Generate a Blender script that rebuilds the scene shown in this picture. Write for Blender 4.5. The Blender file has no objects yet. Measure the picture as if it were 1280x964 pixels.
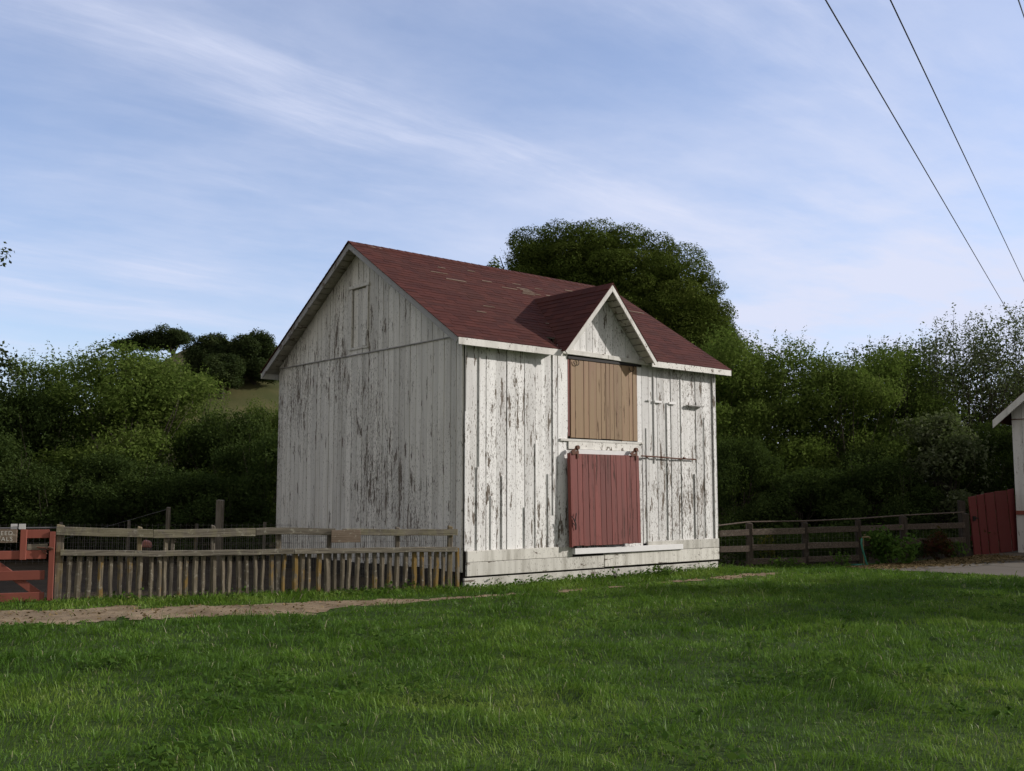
import bpy, math, random
import numpy as np
from mathutils import Vector

# ------------------------------------------------------------------ camera, sky, sun, exposure
scene = bpy.context.scene
col = scene.collection
cam_data = bpy.data.cameras.new("camera")
cam_data.sensor_width = 36.0
cam_data.lens = 1300.0 / 1280.0 * 36.0
cam_data.clip_start = 0.1
cam_data.clip_end = 6000
cam = bpy.data.objects.new("camera", cam_data)
col.objects.link(cam)
cam.location = (0, 0, 1.6)
cam.rotation_euler = (math.radians(95.9), 0, 0)
scene.camera = cam

SUN_EL, SUN_AZ = 22.0, 7.0           # azimuth measured from +X towards +Y
SKY_STRENGTH, SUN_STRENGTH = 0.12, 2.65
scene.view_settings.view_transform = 'Standard'
scene.view_settings.look = 'None'
scene.view_settings.exposure = 0.58
scene.view_settings.gamma = 1.0
scene.view_settings.use_curve_mapping = False
scene.cycles.max_bounces = 6
scene.cycles.diffuse_bounces = 3
scene.cycles.transmission_bounces = 3
scene.cycles.use_adaptive_sampling = True
scene.cycles.adaptive_threshold = 0.02


class NT:
    """small helper around a node tree"""
    def __init__(self, tree):
        self.t = tree
        tree.nodes.clear()

    def n(self, kind, **kw):
        nd = self.t.nodes.new(kind)
        for k, v in kw.items():
            if k == 'i':
                for kk, vv in v.items():
                    nd.inputs[kk].default_value = vv
            else:
                setattr(nd, k, v)
        return nd

    def l(self, a, b):
        self.t.links.new(a, b)

    def val(self, sock, v):
        if isinstance(v, (int, float)):
            sock.default_value = v
        else:
            self.l(v, sock)

    def math(self, op, a, b=0.0, clamp=False):
        nd = self.n('ShaderNodeMath', operation=op, use_clamp=clamp)
        self.val(nd.inputs[0], a)
        self.val(nd.inputs[1], b)
        return nd.outputs[0]

    def ramp(self, v, lo, hi, a=0.0, b=1.0, smooth=True):
        nd = self.n('ShaderNodeMapRange', interpolation_type='SMOOTHSTEP' if smooth else 'LINEAR')
        self.val(nd.inputs['Value'], v)
        for k, x in (('From Min', lo), ('From Max', hi), ('To Min', a), ('To Max', b)):
            nd.inputs[k].default_value = x
        return nd.outputs[0]

    def mix(self, fac, a, b, mode='MIX'):
        nd = self.n('ShaderNodeMix', data_type='RGBA', blend_type=mode)
        self.val(nd.inputs[0], fac)
        for s, v in ((nd.inputs[6], a), (nd.inputs[7], b)):
            if isinstance(v, tuple):
                s.default_value = (*v, 1) if len(v) == 3 else v
            else:
                self.l(v, s)
        return nd.outputs[2]

    def noise(self, vec, scale=1.0, detail=4.0, rough=0.55, dist=0.0):
        nd = self.n('ShaderNodeTexNoise', i={'Scale': scale, 'Detail': detail, 'Roughness': rough, 'Distortion': dist})
        if vec is not None:
            self.l(vec, nd.inputs['Vector'])
        return nd.outputs['Fac']

    def mapping(self, vec, scale=(1, 1, 1), loc=(0, 0, 0), rot=None):
        nd = self.n('ShaderNodeMapping')
        self.l(vec, nd.inputs['Vector'])
        nd.inputs['Scale'].default_value = scale
        nd.inputs['Location'].default_value = loc
        if rot is not None:                     # turned first, then stretched
            nd.vector_type = 'TEXTURE'
            nd.inputs['Rotation'].default_value = rot
            nd.inputs['Scale'].default_value = tuple(1 / k for k in scale)
        return nd.outputs[0]


world = bpy.data.worlds.new("World")
scene.world = world
world.use_nodes = True
w = NT(world.node_tree)
sky = w.n('ShaderNodeTexSky', sky_type='NISHITA', sun_disc=False)
sky.sun_elevation = math.radians(SUN_EL)
sky.sun_rotation = math.radians(90 - SUN_AZ)
sky.air_density = 1.0
sky.dust_density = 0.5
sky.ozone_density = 2.5
tc = w.n('ShaderNodeTexCoord')
sep = w.n('ShaderNodeSeparateXYZ')
w.l(tc.outputs['Generated'], sep.inputs[0])
zz = w.math('ADD', w.math('MAXIMUM', sep.outputs['Z'], 0.0), 0.10)
cmb = w.n('ShaderNodeCombineXYZ')
w.l(w.math('DIVIDE', sep.outputs['X'], zz), cmb.inputs['X'])
w.l(w.math('DIVIDE', sep.outputs['Y'], zz), cmb.inputs['Y'])
BAND_M, BAND_C = -0.80, -2.305
cp = cmb.outputs[0]                                   # position on a flat cloud layer
warp = w.n('ShaderNodeTexNoise', i={'Scale': 0.55, 'Detail': 5.0})
w.l(cp, warp.inputs['Vector'])
wv = w.n('ShaderNodeVectorMath', operation='MULTIPLY_ADD')
w.l(warp.outputs['Color'], wv.inputs[0])
wv.inputs[1].default_value = (0.35, 0.35, 0)
w.l(cp, wv.inputs[2])
cw = wv.outputs[0]
fil = w.noise(w.mapping(cw, (0.7, 3.2, 1), (3.1, 1.7, 0), (0, 0, math.radians(40))), 1.0, 10, 0.66, 0.15)
broad = w.noise(w.mapping(cw, (0.5, 0.9, 1), (7.3, 2.2, 0), (0, 0, math.radians(34))), 1.0, 5, 0.55)
fib = w.noise(w.mapping(cw, (2.2, 15.0, 1), (0.4, 2.9, 0), (0, 0, math.radians(43))), 1.0, 8, 0.7, 0.5)
soft = w.noise(w.mapping(cw, (1.3, 1.9, 1), (1.3, 5.2, 0), (0, 0, math.radians(28))), 1.0, 9, 0.62)
veil = w.ramp(w.math('ADD', w.math('MULTIPLY', broad, 0.6), w.math('MULTIPLY', soft, 0.4)), 0.36, 0.66)
streak = w.math('MULTIPLY', w.math('MULTIPLY', w.ramp(fil, 0.42, 0.78), w.ramp(broad, 0.36, 0.60)), w.ramp(fib, 0.30, 0.68, 0.65, 1.2))
# the long band of cirrus running from the upper left down to the right
sq = w.n('ShaderNodeSeparateXYZ')
w.l(cw, sq.inputs[0])
band = w.math('ABSOLUTE', w.math('ADD', w.math('ADD', sq.outputs['Y'], w.math('MULTIPLY', sq.outputs['X'], BAND_M)), BAND_C))
band = w.math('MULTIPLY', w.ramp(band, 0.0, 0.30, 1.0, 0.0), w.math('MULTIPLY', w.ramp(fil, 0.25, 0.70, 0.25, 1.0), w.ramp(fib, 0.32, 0.66, 0.65, 1.2)))
cl = w.math('ADD', w.math('ADD', w.math('MULTIPLY', veil, 0.40), 0.15), w.math('MULTIPLY', streak, 0.38))
cl = w.math('ADD', cl, w.math('MULTIPLY', band, 0.26))
# thin haze of high cloud gathers low down towards the sun's side
low = w.math('MULTIPLY', w.ramp(sep.outputs['Z'], 0.0, 0.45, 1.0, 0.0), w.ramp(sep.outputs['X'], -0.40, 0.40))
cl = w.math('ADD', cl, w.math('MULTIPLY', low, w.ramp(soft, 0.30, 0.62, 0.45, 0.95)), clamp=True)
tint = w.mix(1.0, sky.outputs[0], (1.08, 1.0, 1.08), 'MULTIPLY')
skyc = w.mix(cl, tint, (4.05, 4.32, 5.35))
# dull even veil added to the unseen sky behind the viewer, for neutral fill
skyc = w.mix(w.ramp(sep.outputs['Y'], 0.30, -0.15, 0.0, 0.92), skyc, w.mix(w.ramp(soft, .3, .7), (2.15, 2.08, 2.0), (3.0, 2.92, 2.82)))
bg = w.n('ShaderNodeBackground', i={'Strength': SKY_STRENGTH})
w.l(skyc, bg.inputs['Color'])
wo = w.n('ShaderNodeOutputWorld')
w.l(bg.outputs[0], wo.inputs['Surface'])

sun_data = bpy.data.lights.new("sun", 'SUN')
sun_data.energy = SUN_STRENGTH
sun_data.angle = math.radians(0.6)
sun_data.color = (1.0, 0.945, 0.885)
sun = bpy.data.objects.new("sun", sun_data)
col.objects.link(sun)
SUN_DIR = Vector((math.cos(math.radians(SUN_AZ)) * math.cos(math.radians(SUN_EL)),
                  math.sin(math.radians(SUN_AZ)) * math.cos(math.radians(SUN_EL)),
                  math.sin(math.radians(SUN_EL))))
sun.rotation_euler = SUN_DIR.to_track_quat('Z', 'Y').to_euler()
sun.location = (30, 5, 20)

# ------------------------------------------------------------------ helpers
R_ = random.Random(11)


class MB:
    """collects boxes, tubes and faces into ONE mesh object"""
    def __init__(self):
        self.v, self.f, self.r = [], [], []

    def hexa(self, p, r=None):
        """8 corners: bottom ring 0-3 (counter-clockwise from above), top ring 4-7"""
        b = len(self.v)
        self.v += [tuple(q) for q in p]
        r = R_.random() if r is None else r
        for q in ((3, 2, 1, 0), (4, 5, 6, 7), (0, 1, 5, 4), (1, 2, 6, 5), (2, 3, 7, 6), (3, 0, 4, 7)):
            self.f.append(tuple(b + k for k in q))
            self.r.append(r)

    def box(self, x0, x1, y0, y1, z0, z1, r=None):
        self.hexa([(x0, y0, z0), (x1, y0, z0), (x1, y1, z0), (x0, y1, z0),
                   (x0, y0, z1), (x1, y0, z1), (x1, y1, z1), (x0, y1, z1)], r)

    def bar(self, a, b, wd, th, up=(0, 0, 1), r=None, jit=0.0):
        """a board from a to b: th across, wd along 'up'"""
        a, b = Vector(a), Vector(b)
        d = (b - a).normalized()
        u = Vector(up)
        u = (u - d * u.dot(d)).normalized()
        s = d.cross(u)
        P = []
        for c in (a, b):
            for i, j in ((-1, -1), (1, -1), (1, 1), (-1, 1)):
                k = 1 + R_.uniform(-jit, jit)
                P.append(c + s * (th * .5 * i * k) + u * (wd * .5 * j * k))
        self.hexa(P, r)

    def tube(self, pts, rad, n=8, r=None):
        pts = [Vector(p) for p in pts]
        if not hasattr(rad, '__len__'):
            rad = [rad] * len(pts)
        r = R_.random() if r is None else r
        b0 = len(self.v)
        ref = Vector((0.31, 0.87, 0.37))
        for i, p in enumerate(pts):
            d = (pts[min(i + 1, len(pts) - 1)] - pts[max(i - 1, 0)]).normalized()
            u = (ref - d * ref.dot(d)).normalized()
            s = d.cross(u)
            for k in range(n):
                t = 2 * math.pi * k / n
                self.v.append(tuple(p + (u * math.cos(t) + s * math.sin(t)) * rad[i]))
        for i in range(len(pts) - 1):
            for k in range(n):
                a = b0 + i * n + k
                c = b0 + i * n + (k + 1) % n
                self.f.append((a, c, c + n, a + n))
                self.r.append(r)
        self.f.append(tuple(b0 + k for k in reversed(range(n))))
        self.r.append(r)
        e = b0 + (len(pts) - 1) * n
        self.f.append(tuple(e + k for k in range(n)))
        self.r.append(r)

    def poly(self, pts, r=0.5):
        b = len(self.v)
        self.v += [tuple(p) for p in pts]
        self.f.append(tuple(range(b, b + len(pts))))
        self.r.append(r)

    def build(self, name, mat, parent=None, bevel=0.0, smooth=False):
        me = bpy.data.meshes.new(name)
        me.from_pydata(self.v, [], self.f)
        at = me.attributes.new('rnd', 'FLOAT', 'FACE')
        at.data.foreach_set('value', self.r)
        me.materials.append(mat)
        if smooth:
            me.polygons.foreach_set('use_smooth', [True] * len(me.polygons))
        me.update()
        o = bpy.data.objects.new(name, me)
        col.objects.link(o)
        if parent:
            o.parent = parent
        if bevel:
            m = o.modifiers.new('bevel', 'BEVEL')
            m.width = bevel
            m.segments = 1
            m.limit_method = 'ANGLE'
        return o


def tag(o, label, cat, group=None):
    o['label'] = label
    o['category'] = cat
    if group:
        o['group'] = group
    return o


def thing(name, label, cat, loc=(0, 0, 0), rz=0.0, group=None):
    o = bpy.data.objects.new(name, None)
    col.objects.link(o)
    o.empty_display_size = 0.2
    o.location = loc
    o.rotation_euler = (0, 0, rz)
    return tag(o, label, cat, group)


def copy_tree(o, parent=None):
    c = o.copy()
    col.objects.link(c)
    if parent:
        c.parent = parent
    for ch in list(o.children):
        copy_tree(ch, c)
    return c


def np_mesh(name, V, face_sizes, loops, mat, rnd=None, parent=None, smooth=False):
    me = bpy.data.meshes.new(name)
    me.vertices.add(len(V))
    me.vertices.foreach_set('co', np.asarray(V, np.float32).ravel())
    me.loops.add(len(loops))
    me.loops.foreach_set('vertex_index', np.asarray(loops, np.int32))
    me.polygons.add(len(face_sizes))
    st = np.concatenate([[0], np.cumsum(face_sizes)[:-1]]).astype(np.int32)
    me.polygons.foreach_set('loop_start', st)
    if rnd is not None:
        at = me.attributes.new('rnd', 'FLOAT', 'FACE')
        at.data.foreach_set('value', np.asarray(rnd, np.float32))
    me.materials.append(mat)
    me.update(calc_edges=True)
    if smooth:
        me.polygons.foreach_set('use_smooth', np.ones(len(face_sizes), bool))
    me.validate()
    o = bpy.data.objects.new(name, me)
    col.objects.link(o)
    if parent:
        o.parent = parent
    return o


# smooth value noise for ground shape and grass clumps
def vnoise(x, y, seed):
    rs = np.random.RandomState(seed)
    G = rs.rand(64, 64)
    xi, yi = np.floor(x).astype(int), np.floor(y).astype(int)
    fx, fy = x - xi, y - yi
    fx, fy = fx * fx * (3 - 2 * fx), fy * fy * (3 - 2 * fy)
    g = lambda a, b: G[a % 64, b % 64]
    return (g(xi, yi) * (1 - fx) + g(xi + 1, yi) * fx) * (1 - fy) + (g(xi, yi + 1) * (1 - fx) + g(xi + 1, yi + 1) * fx) * fy


def sstep(x, a, b):
    t = np.clip((x - a) / (b - a), 0, 1)
    return t * t * (3 - 2 * t)


def gh(x, y):
    """height of the near ground"""
    x, y = np.asarray(x, float), np.asarray(y, float)
    h = (vnoise(x * .33 + 5, y * .33 + 9, 1) - .5) * .09 + (vnoise(x * .8, y * .8, 2) - .5) * .035
    lawn = 1 - sstep(y - .36 * (x + 2.4), 14.6, 16.2)          # flat along the path and buildings
    h = h * np.clip(lawn, .12, 1)
    t = vnoise(x * 1.5, y * 1.5, 21) * .6 + vnoise(x * 4.3, y * 4.3, 22) * .4
    h = h + (.10 * t ** 1.5 - .02) * np.clip(lawn - .12, 0, 1) * (1 - sstep(y, 18, 20))
    return h + .11 * sstep(x, 7, 12.5) * sstep(y, 20, 26)


# ------------------------------------------------------------------ materials
def new_mat(name):
    m = bpy.data.materials.new(name)
    m.use_nodes = True
    return m, NT(m.node_tree)


def finish(t, color, rough=0.8, bump=None, strength=0.3, dist=0.01, spec=0.3, metallic=0.0):
    b = t.n('ShaderNodeBsdfPrincipled')
    b.inputs['Specular IOR Level'].default_value = spec
    b.inputs['Metallic'].default_value = metallic
    if isinstance(color, tuple):
        b.inputs['Base Color'].default_value = (*color, 1)
    else:
        t.l(color, b.inputs['Base Color'])
    t.val(b.inputs['Roughness'], rough)
    if bump is not None:
        bn = t.n('ShaderNodeBump', i={'Strength': strength, 'Distance': dist})
        t.l(bump, bn.inputs['Height'])
        t.l(bn.outputs[0], b.inputs['Normal'])
    o = t.n('ShaderNodeOutputMaterial')
    t.l(b.outputs[0], o.inputs['Surface'])


def attr_vec(t, amount=23.0):
    """object coordinates, shifted by each board's own random number"""
    tc = t.n('ShaderNodeTexCoord')
    at = t.n('ShaderNodeAttribute', attribute_name='rnd')
    s = t.math('MULTIPLY', at.outputs['Fac'], amount)
    c = t.n('ShaderNodeCombineXYZ')
    for k in range(3):
        t.l(s, c.inputs[k])
    a = t.n('ShaderNodeVectorMath', operation='ADD')
    t.l(tc.outputs['Object'], a.inputs[0])
    t.l(c.outputs[0], a.inputs[1])
    return tc.outputs['Object'], a.outputs[0], at.outputs['Fac']


def peeling(name, paint, wood_a, wood_b, peel=0.0, scale=(15, 15, 1.6), dirt=0.3, fleck=0.0, dirt_col=(.30, .28, .25), rowdy=0.5):
    """old paint flaking off boards along the grain"""
    m, t = new_mat(name)
    P, Pb, rnd = attr_vec(t)
    big = t.noise(t.mapping(P, (.55, .55, .4)), 1.0, 3, .5)
    long_ = t.noise(t.mapping(Pb, scale), 1.0, 5, .62, .25)
    fine = t.noise(t.mapping(Pb, (scale[0] * 4.2, scale[1] * 4.2, scale[2] * 5.0)), 1.0, 4, .6)
    v = t.math('ADD', long_, t.math('MULTIPLY', t.math('SUBTRACT', big, .5), .30))
    v = t.math('ADD', v, t.math('MULTIPLY', t.math('SUBTRACT', fine, .5), .36))
    v = t.math('ADD', v, t.math('MULTIPLY', t.math('SUBTRACT', t.math('FRACT', t.math('MULTIPLY', rnd, 7.31)), .5), .10 * rowdy))
    edge = .655 - peel
    mask = t.ramp(v, edge, edge + .03)
    spots = t.noise(t.mapping(Pb, (60, 60, 17)), 1.0, 3, .6)
    sm = t.ramp(t.math('ADD', spots, t.math('MULTIPLY', t.math('SUBTRACT', big, .5), .35)), .665 - fleck, .70 - fleck)
    mask = t.math('MAXIMUM', mask, t.math('MULTIPLY', sm, .85))
    grain = t.noise(t.mapping(Pb, (70, 70, 2.2)), 1.0, 4, .6)
    wood = t.mix(grain, wood_a, wood_b)
    rust = t.ramp(t.noise(t.mapping(Pb, (4, 4, 1.2)), 1.0, 2, .5), .62, .75)
    wood = t.mix(t.math('MULTIPLY', rust, .5), wood, (.15, .085, .06))
    # old grime: soft vertical runs, and board-to-board difference
    dn = t.noise(t.mapping(Pb, (6, 6, .5)), 1.0, 4, .6)
    dm = t.math('MULTIPLY', t.ramp(dn, .38, .78), dirt)
    pc = t.mix(dm, paint, dirt_col)
    tone = t.math('ADD', t.math('MULTIPLY', t.math('FRACT', t.math('MULTIPLY', rnd, 3.77)), .27), .80)
    hs = t.n('ShaderNodeHueSaturation')
    t.l(pc, hs.inputs['Color'])
    t.l(tone, hs.inputs['Value'])
    c = t.mix(mask, hs.outputs[0], wood)
    h = t.math('ADD', t.math('MULTIPLY', mask, -1.0), t.math('MULTIPLY', grain, .5))
    finish(t, c, t.ramp(mask, 0, 1, .62, .9), h, .45, .006, .25)
    return m


WOOD_A, WOOD_B = (.090, .074, .060), (.225, .19, .155)
M = {}
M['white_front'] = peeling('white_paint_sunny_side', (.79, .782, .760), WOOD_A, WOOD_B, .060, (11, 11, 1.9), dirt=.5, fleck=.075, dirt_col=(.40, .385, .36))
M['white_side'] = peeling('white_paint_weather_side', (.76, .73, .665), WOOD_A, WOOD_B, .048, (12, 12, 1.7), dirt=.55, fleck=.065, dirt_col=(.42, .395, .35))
M['white_trim'] = peeling('white_paint_trim', (.72, .70, .65), WOOD_A, WOOD_B, .02, (5, 5, 5), .45, .03)
M['grey_trim'] = peeling('grey_trim_paint', (.36, .35, .335), WOOD_A, WOOD_B, .04, (5, 5, 5), .5, .03)
M['skirt'] = peeling('skirt_plank_paint', (.66, .64, .58), WOOD_A, WOOD_B, .02, (2.0, 2.0, 9), .9, .03, (.36, .34, .29))
M['sill'] = peeling('fresh_white_board', (.80, .79, .78), WOOD_A, WOOD_B, -.2, (2, 2, 9), .12, -.2)
M['tan_door'] = peeling('tan_door_paint', (.30, .205, .115), (.075, .045, .03), (.17, .11, .07), .045, (18, 18, 1.2), .75, -.02, (.245, .125, .085))
M['red_door'] = peeling('red_door_paint', (.205, .058, .048), (.055, .026, .022), (.12, .062, .052), .05, (20, 20, 1.4), .85, .015, (.13, .048, .04))
M['red_gate'] = peeling('red_gate_paint', (.28, .085, .060), (.12, .06, .045), (.17, .09, .07), -.08, (8, 8, 8), .25, -.08, (.17, .055, .045))
M['red_plank'] = peeling('dark_red_gate_paint', (.165, .036, .033), (.05, .02, .02), (.09, .04, .04), -.06, (10, 10, 1.5), .4, -.08, (.15, .035, .033))
M['shed_white'] = peeling('shed_white_paint', (.62, .60, .57), WOOD_A, WOOD_B, .02, dirt=.5, fleck=.02)


def old_wood(name, a, b, along='z', lichen=0.0, lichen_col=(.30, .17, .03), pale=0.15):
    m, t = new_mat(name)
    P, Pb, rnd = attr_vec(t)
    s = (60, 60, 2.5) if along == 'z' else (2.5, 60, 60)
    g = t.noise(t.mapping(Pb, s), 1.0, 5, .65)
    c = t.mix(t.ramp(g, .3, .7), a, b)
    tone = t.math('ADD', t.math('MULTIPLY', rnd, .5), .75)
    hs = t.n('ShaderNodeHueSaturation')
    t.l(c, hs.inputs['Color'])
    t.l(tone, hs.inputs['Value'])
    c = hs.outputs[0]
    pl = t.ramp(t.noise(t.mapping(Pb, (14, 14, 14)), 1.0, 6, .7), .56, .66)
    c = t.mix(t.math('MULTIPLY', pl, pale), c, (.45, .43, .36))
    if lichen:
        ln = t.noise(t.mapping(Pb, (9, 9, 4)), 1.0, 5, .7)
        lm = t.ramp(t.math('ADD', ln, t.math('MULTIPLY', t.math('SUBTRACT', t.math('FRACT', t.math('MULTIPLY', rnd, 5.7)), .5), .35)), .56, .68)
        c = t.mix(t.math('MULTIPLY', lm, lichen), c, lichen_col)
    finish(t, c, .9, g, .5, .006, .15)
    return m


M['picket'] = old_wood('lichen_grey_picket', (.070, .060, .045), (.205, .172, .125), 'z', .7, (.24, .145, .03), .4)
M['rail'] = old_wood('grey_rail_wood', (.10, .088, .07), (.27, .24, .19), 'x', .25, (.30, .28, .15), .5)
M['post'] = old_wood('grey_post_wood', (.08, .068, .052), (.20, .175, .14), 'z', .35, (.25, .18, .06), .3)
M['dark_post'] = old_wood('dark_post_wood', (.035, .028, .022), (.085, .068, .055), 'z', .0, pale=.1)
M['pale_rail'] = old_wood('brown_rail_wood', (.055, .043, .034), (.14, .108, .085), 'x', .0, pale=.2)
M['core'] = old_wood('dark_inner_boards', (.025, .022, .02), (.06, .052, .045), 'z', 0, pale=.05)
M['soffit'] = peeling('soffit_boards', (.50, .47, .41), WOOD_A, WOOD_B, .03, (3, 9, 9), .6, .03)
M['sign_wood'] = old_wood('brown_sign_board', (.15, .11, .08), (.30, .235, .18), 'x', 0, pale=.6)
M['bark'] = old_wood('bark', (.03, .026, .02), (.085, .072, .056), 'z', .2, (.14, .15, .07), .1)


def plain(name, c, rough=.6, metallic=0.0, var=.25, scale=20):
    m, t = new_mat(name)
    tc = t.n('ShaderNodeTexCoord')
    n = t.noise(tc.outputs['Object'], scale, 4, .6)
    d = tuple(x * (1 - var) for x in c)
    e = tuple(x * (1 + var) for x in c)
    finish(t, t.mix(n, d, e), rough, n, .2, .004, .3, metallic)
    return m


M['rust'] = plain('rusty_iron', (.12, .055, .035), .8)
M['iron'] = plain('dark_iron', (.03, .028, .027), .7, .4)
M['wire'] = plain('galvanised_wire', (.16, .15, .14), .6, .5)
M['cable'] = plain('black_cable', (.02, .02, .022), .7)
M['hose'] = plain('green_hose', (.025, .15, .105), .5)
M['brass'] = plain('old_brass_tap', (.20, .15, .08), .5, .6)
M['card'] = plain('white_card', (.55, .54, .53), .7, 0, .06)
M['navy'] = plain('dark_blue_card', (.03, .03, .09), .6)
M['lettering'] = plain('white_sign_lettering', (.52, .50, .45), .8)
M['tin'] = plain('faded_pink_tub', (.30, .12, .09), .6)


def leafmat(name, a, b, c, trans=.35, dry=None, gloss=0.0):
    """leaf colour differs leaf by leaf and clump by clump"""
    m, t = new_mat(name)
    at = t.n('ShaderNodeAttribute', attribute_name='rnd')
    r = t.n('ShaderNodeValToRGB')
    e = r.color_ramp.elements
    e[0].position, e[0].color = 0.0, (*a, 1)
    e[1].position, e[1].color = 1.0, (*c, 1)
    k = e.new(.5)
    k.color = (*b, 1)
    if dry:
        k = e.new(.955)
        k.color = (*c, 1)
        e[-1].position = .97
        e[-1].color = (*dry, 1)
    t.l(at.outputs['Fac'], r.inputs[0])
    cc = r.outputs[0]
    d = t.n('ShaderNodeBsdfDiffuse')
    tr = t.n('ShaderNodeBsdfTranslucent')
    t.l(cc, d.inputs['Color'])
    t.l(t.mix(.5, cc, (.10, .16, .02)), tr.inputs['Color'])
    mx = t.n('ShaderNodeMixShader')
    mx.inputs[0].default_value = trans
    t.l(d.outputs[0], mx.inputs[1])
    t.l(tr.outputs[0], mx.inputs[2])
    if gloss:
        gl = t.n('ShaderNodeBsdfGlossy', i={'Roughness': .42})
        gl.inputs['Color'].default_value = (.9, .95, .85, 1)
        m2 = t.n('ShaderNodeMixShader', i={0: gloss})
        t.l(mx.outputs[0], m2.inputs[1])
        t.l(gl.outputs[0], m2.inputs[2])
        mx = m2
    o = t.n('ShaderNodeOutputMaterial')
    t.l(mx.outputs[0], o.inputs['Surface'])
    return m


M['willow'] = leafmat('willow_leaves', (.070, .110, .022), (.11, .155, .034), (.165, .205, .055), .4)
M['shrub'] = leafmat('dark_shrub_leaves', (.022, .036, .012), (.040, .060, .018), (.066, .092, .026), .25)
M['airy'] = leafmat('pale_thin_leaves', (.065, .085, .035), (.105, .125, .055), (.22, .235, .15))
M['cypress'] = leafmat('cypress_sprays', (.040, .058, .013), (.078, .104, .022), (.13, .155, .036), .22)
M['oak'] = leafmat('hill_oak_leaves', (.022, .034, .014), (.038, .052, .021), (.062, .078, .03), .2)
M['grass'] = leafmat('grass_blades', (.060, .132, .015), (.122, .228, .027), (.21, .295, .052), .4, (.38, .35, .21), .012)
M['weed'] = leafmat('broad_weed_leaves', (.045, .095, .018), (.07, .13, .026), (.11, .175, .038))
M['redleaf'] = leafmat('dark_red_leaves', (.03, .012, .01), (.06, .018, .014), (.07, .05, .02))
M['yellowleaf'] = leafmat('yellow_leaves', (.06, .09, .02), (.13, .13, .025), (.22, .17, .03))
M['straw'] = leafmat('straw_litter', (.10, .07, .035), (.17, .12, .06), (.26, .19, .10), .1)


def ground_mat(name, a, b, c, scale=3.0, bump=.5):
    m, t = new_mat(name)
    tc = t.n('ShaderNodeTexCoord')
    P = tc.outputs['Object']
    n1 = t.noise(P, scale * .35, 5, .6)
    n2 = t.noise(P, scale * 14, 5, .7)
    cc = t.mix(t.ramp(n1, .32, .68), a, b)
    cc = t.mix(t.math('MULTIPLY', t.ramp(n2, .45, .75), .6), cc, c)
    finish(t, cc, .95, n2, bump, .02, .1)
    return m


M['ground'] = ground_mat('yard_earth', (.040, .029, .019), (.066, .048, .031), (.03, .03, .015))
M['lawn'] = ground_mat('lawn_soil', (.035, .060, .014), (.05, .082, .018), (.06, .062, .026))
M['path'] = ground_mat('sandy_path', (.20, .145, .09), (.34, .255, .165), (.12, .095, .055), 5)
M['hill'] = ground_mat('dry_hill_grass', (.075, .082, .030), (.130, .112, .050), (.05, .062, .024), .6, 1.0)
M['far'] = ground_mat('far_meadow', (.05, .07, .022), (.08, .09, .03), (.04, .05, .02), .05)


def pavement_mat():
    m, t = new_mat('old_concrete')
    tc = t.n('ShaderNodeTexCoord')
    P = tc.outputs['Object']
    n1 = t.noise(P, .9, 5, .6)
    n2 = t.noise(P, 40, 4, .7)
    c = t.mix(n1, (.105, .088, .068), (.170, .148, .118))
    c = t.mix(t.math('MULTIPLY', t.ramp(n2, .5, .7), .3), c, (.11, .105, .10))
    cr = t.n('ShaderNodeTexVoronoi', feature='DISTANCE_TO_EDGE', i={'Scale': .42})
    wv = t.n('ShaderNodeVectorMath', operation='MULTIPLY_ADD')
    nn = t.n('ShaderNodeTexNoise', i={'Scale': 2.0, 'Detail': 4.0})
    t.l(P, nn.inputs['Vector'])
    t.l(nn.outputs['Color'], wv.inputs[0])
    wv.inputs[1].default_value = (.35, .35, .35)
    t.l(P, wv.inputs[2])
    t.l(wv.outputs[0], cr.inputs['Vector'])
    k = t.ramp(cr.outputs['Distance'], .0, .03, 1, 0)
    c = t.mix(t.math('MULTIPLY', k, .8), c, (.05, .045, .035))
    finish(t, c, .9, t.math('SUBTRACT', n2, t.math('MULTIPLY', k, 2)), .4, .01, .2)
    return m


M['pavement'] = pavement_mat()


def shingle_mat():
    m, t = new_mat('red_asphalt_shingles')
    P, Pb, rnd = attr_vec(t)
    n = t.noise(P, 90, 4, .7)
    big = t.noise(P, 1.1, 4, .6)
    base = t.mix(t.math('FRACT', t.math('MULTIPLY', rnd, 9.1)), (.055, .0155, .0115), (.088, .0245, .017))
    base = t.mix(t.math('MULTIPLY', t.ramp(big, .4, .75), .45), base, (.078, .032, .022))
    base = t.mix(t.math('MULTIPLY', t.ramp(n, .45, .75), .35), base, (.05, .018, .016))
    bare = t.math('GREATER_THAN', rnd, 1.5)           # bare strips where shingles are gone
    c = t.mix(bare, base, t.mix(n, (.17, .12, .085), (.30, .235, .18)))
    finish(t, c, .9, n, .5, .004, .2)
    return m


M['shingle'] = shingle_mat()

# ------------------------------------------------------------------ ground
def structure(o):
    o['kind'] = 'structure'
    return o


def grid(name, xs, ys, fn, mat, mask=None):
    X, Y = np.meshgrid(xs, ys, indexing='ij')
    Z = fn(X, Y)
    nx, ny = len(xs), len(ys)
    V = np.stack([X, Y, Z], -1).reshape(-1, 3)
    I = np.arange(nx * ny).reshape(nx, ny)
    q = np.stack([I[:-1, :-1], I[1:, :-1], I[1:, 1:], I[:-1, 1:]], -1).reshape(-1, 4)
    if mask is not None:
        cx = (X[:-1, :-1] + X[1:, 1:]) * .5
        cy = (Y[:-1, :-1] + Y[1:, 1:]) * .5
        q = q[mask(cx, cy).reshape(-1)]
    return structure(np_mesh(name, V, np.full(len(q), 4), q.ravel(), mat, smooth=True))


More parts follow.
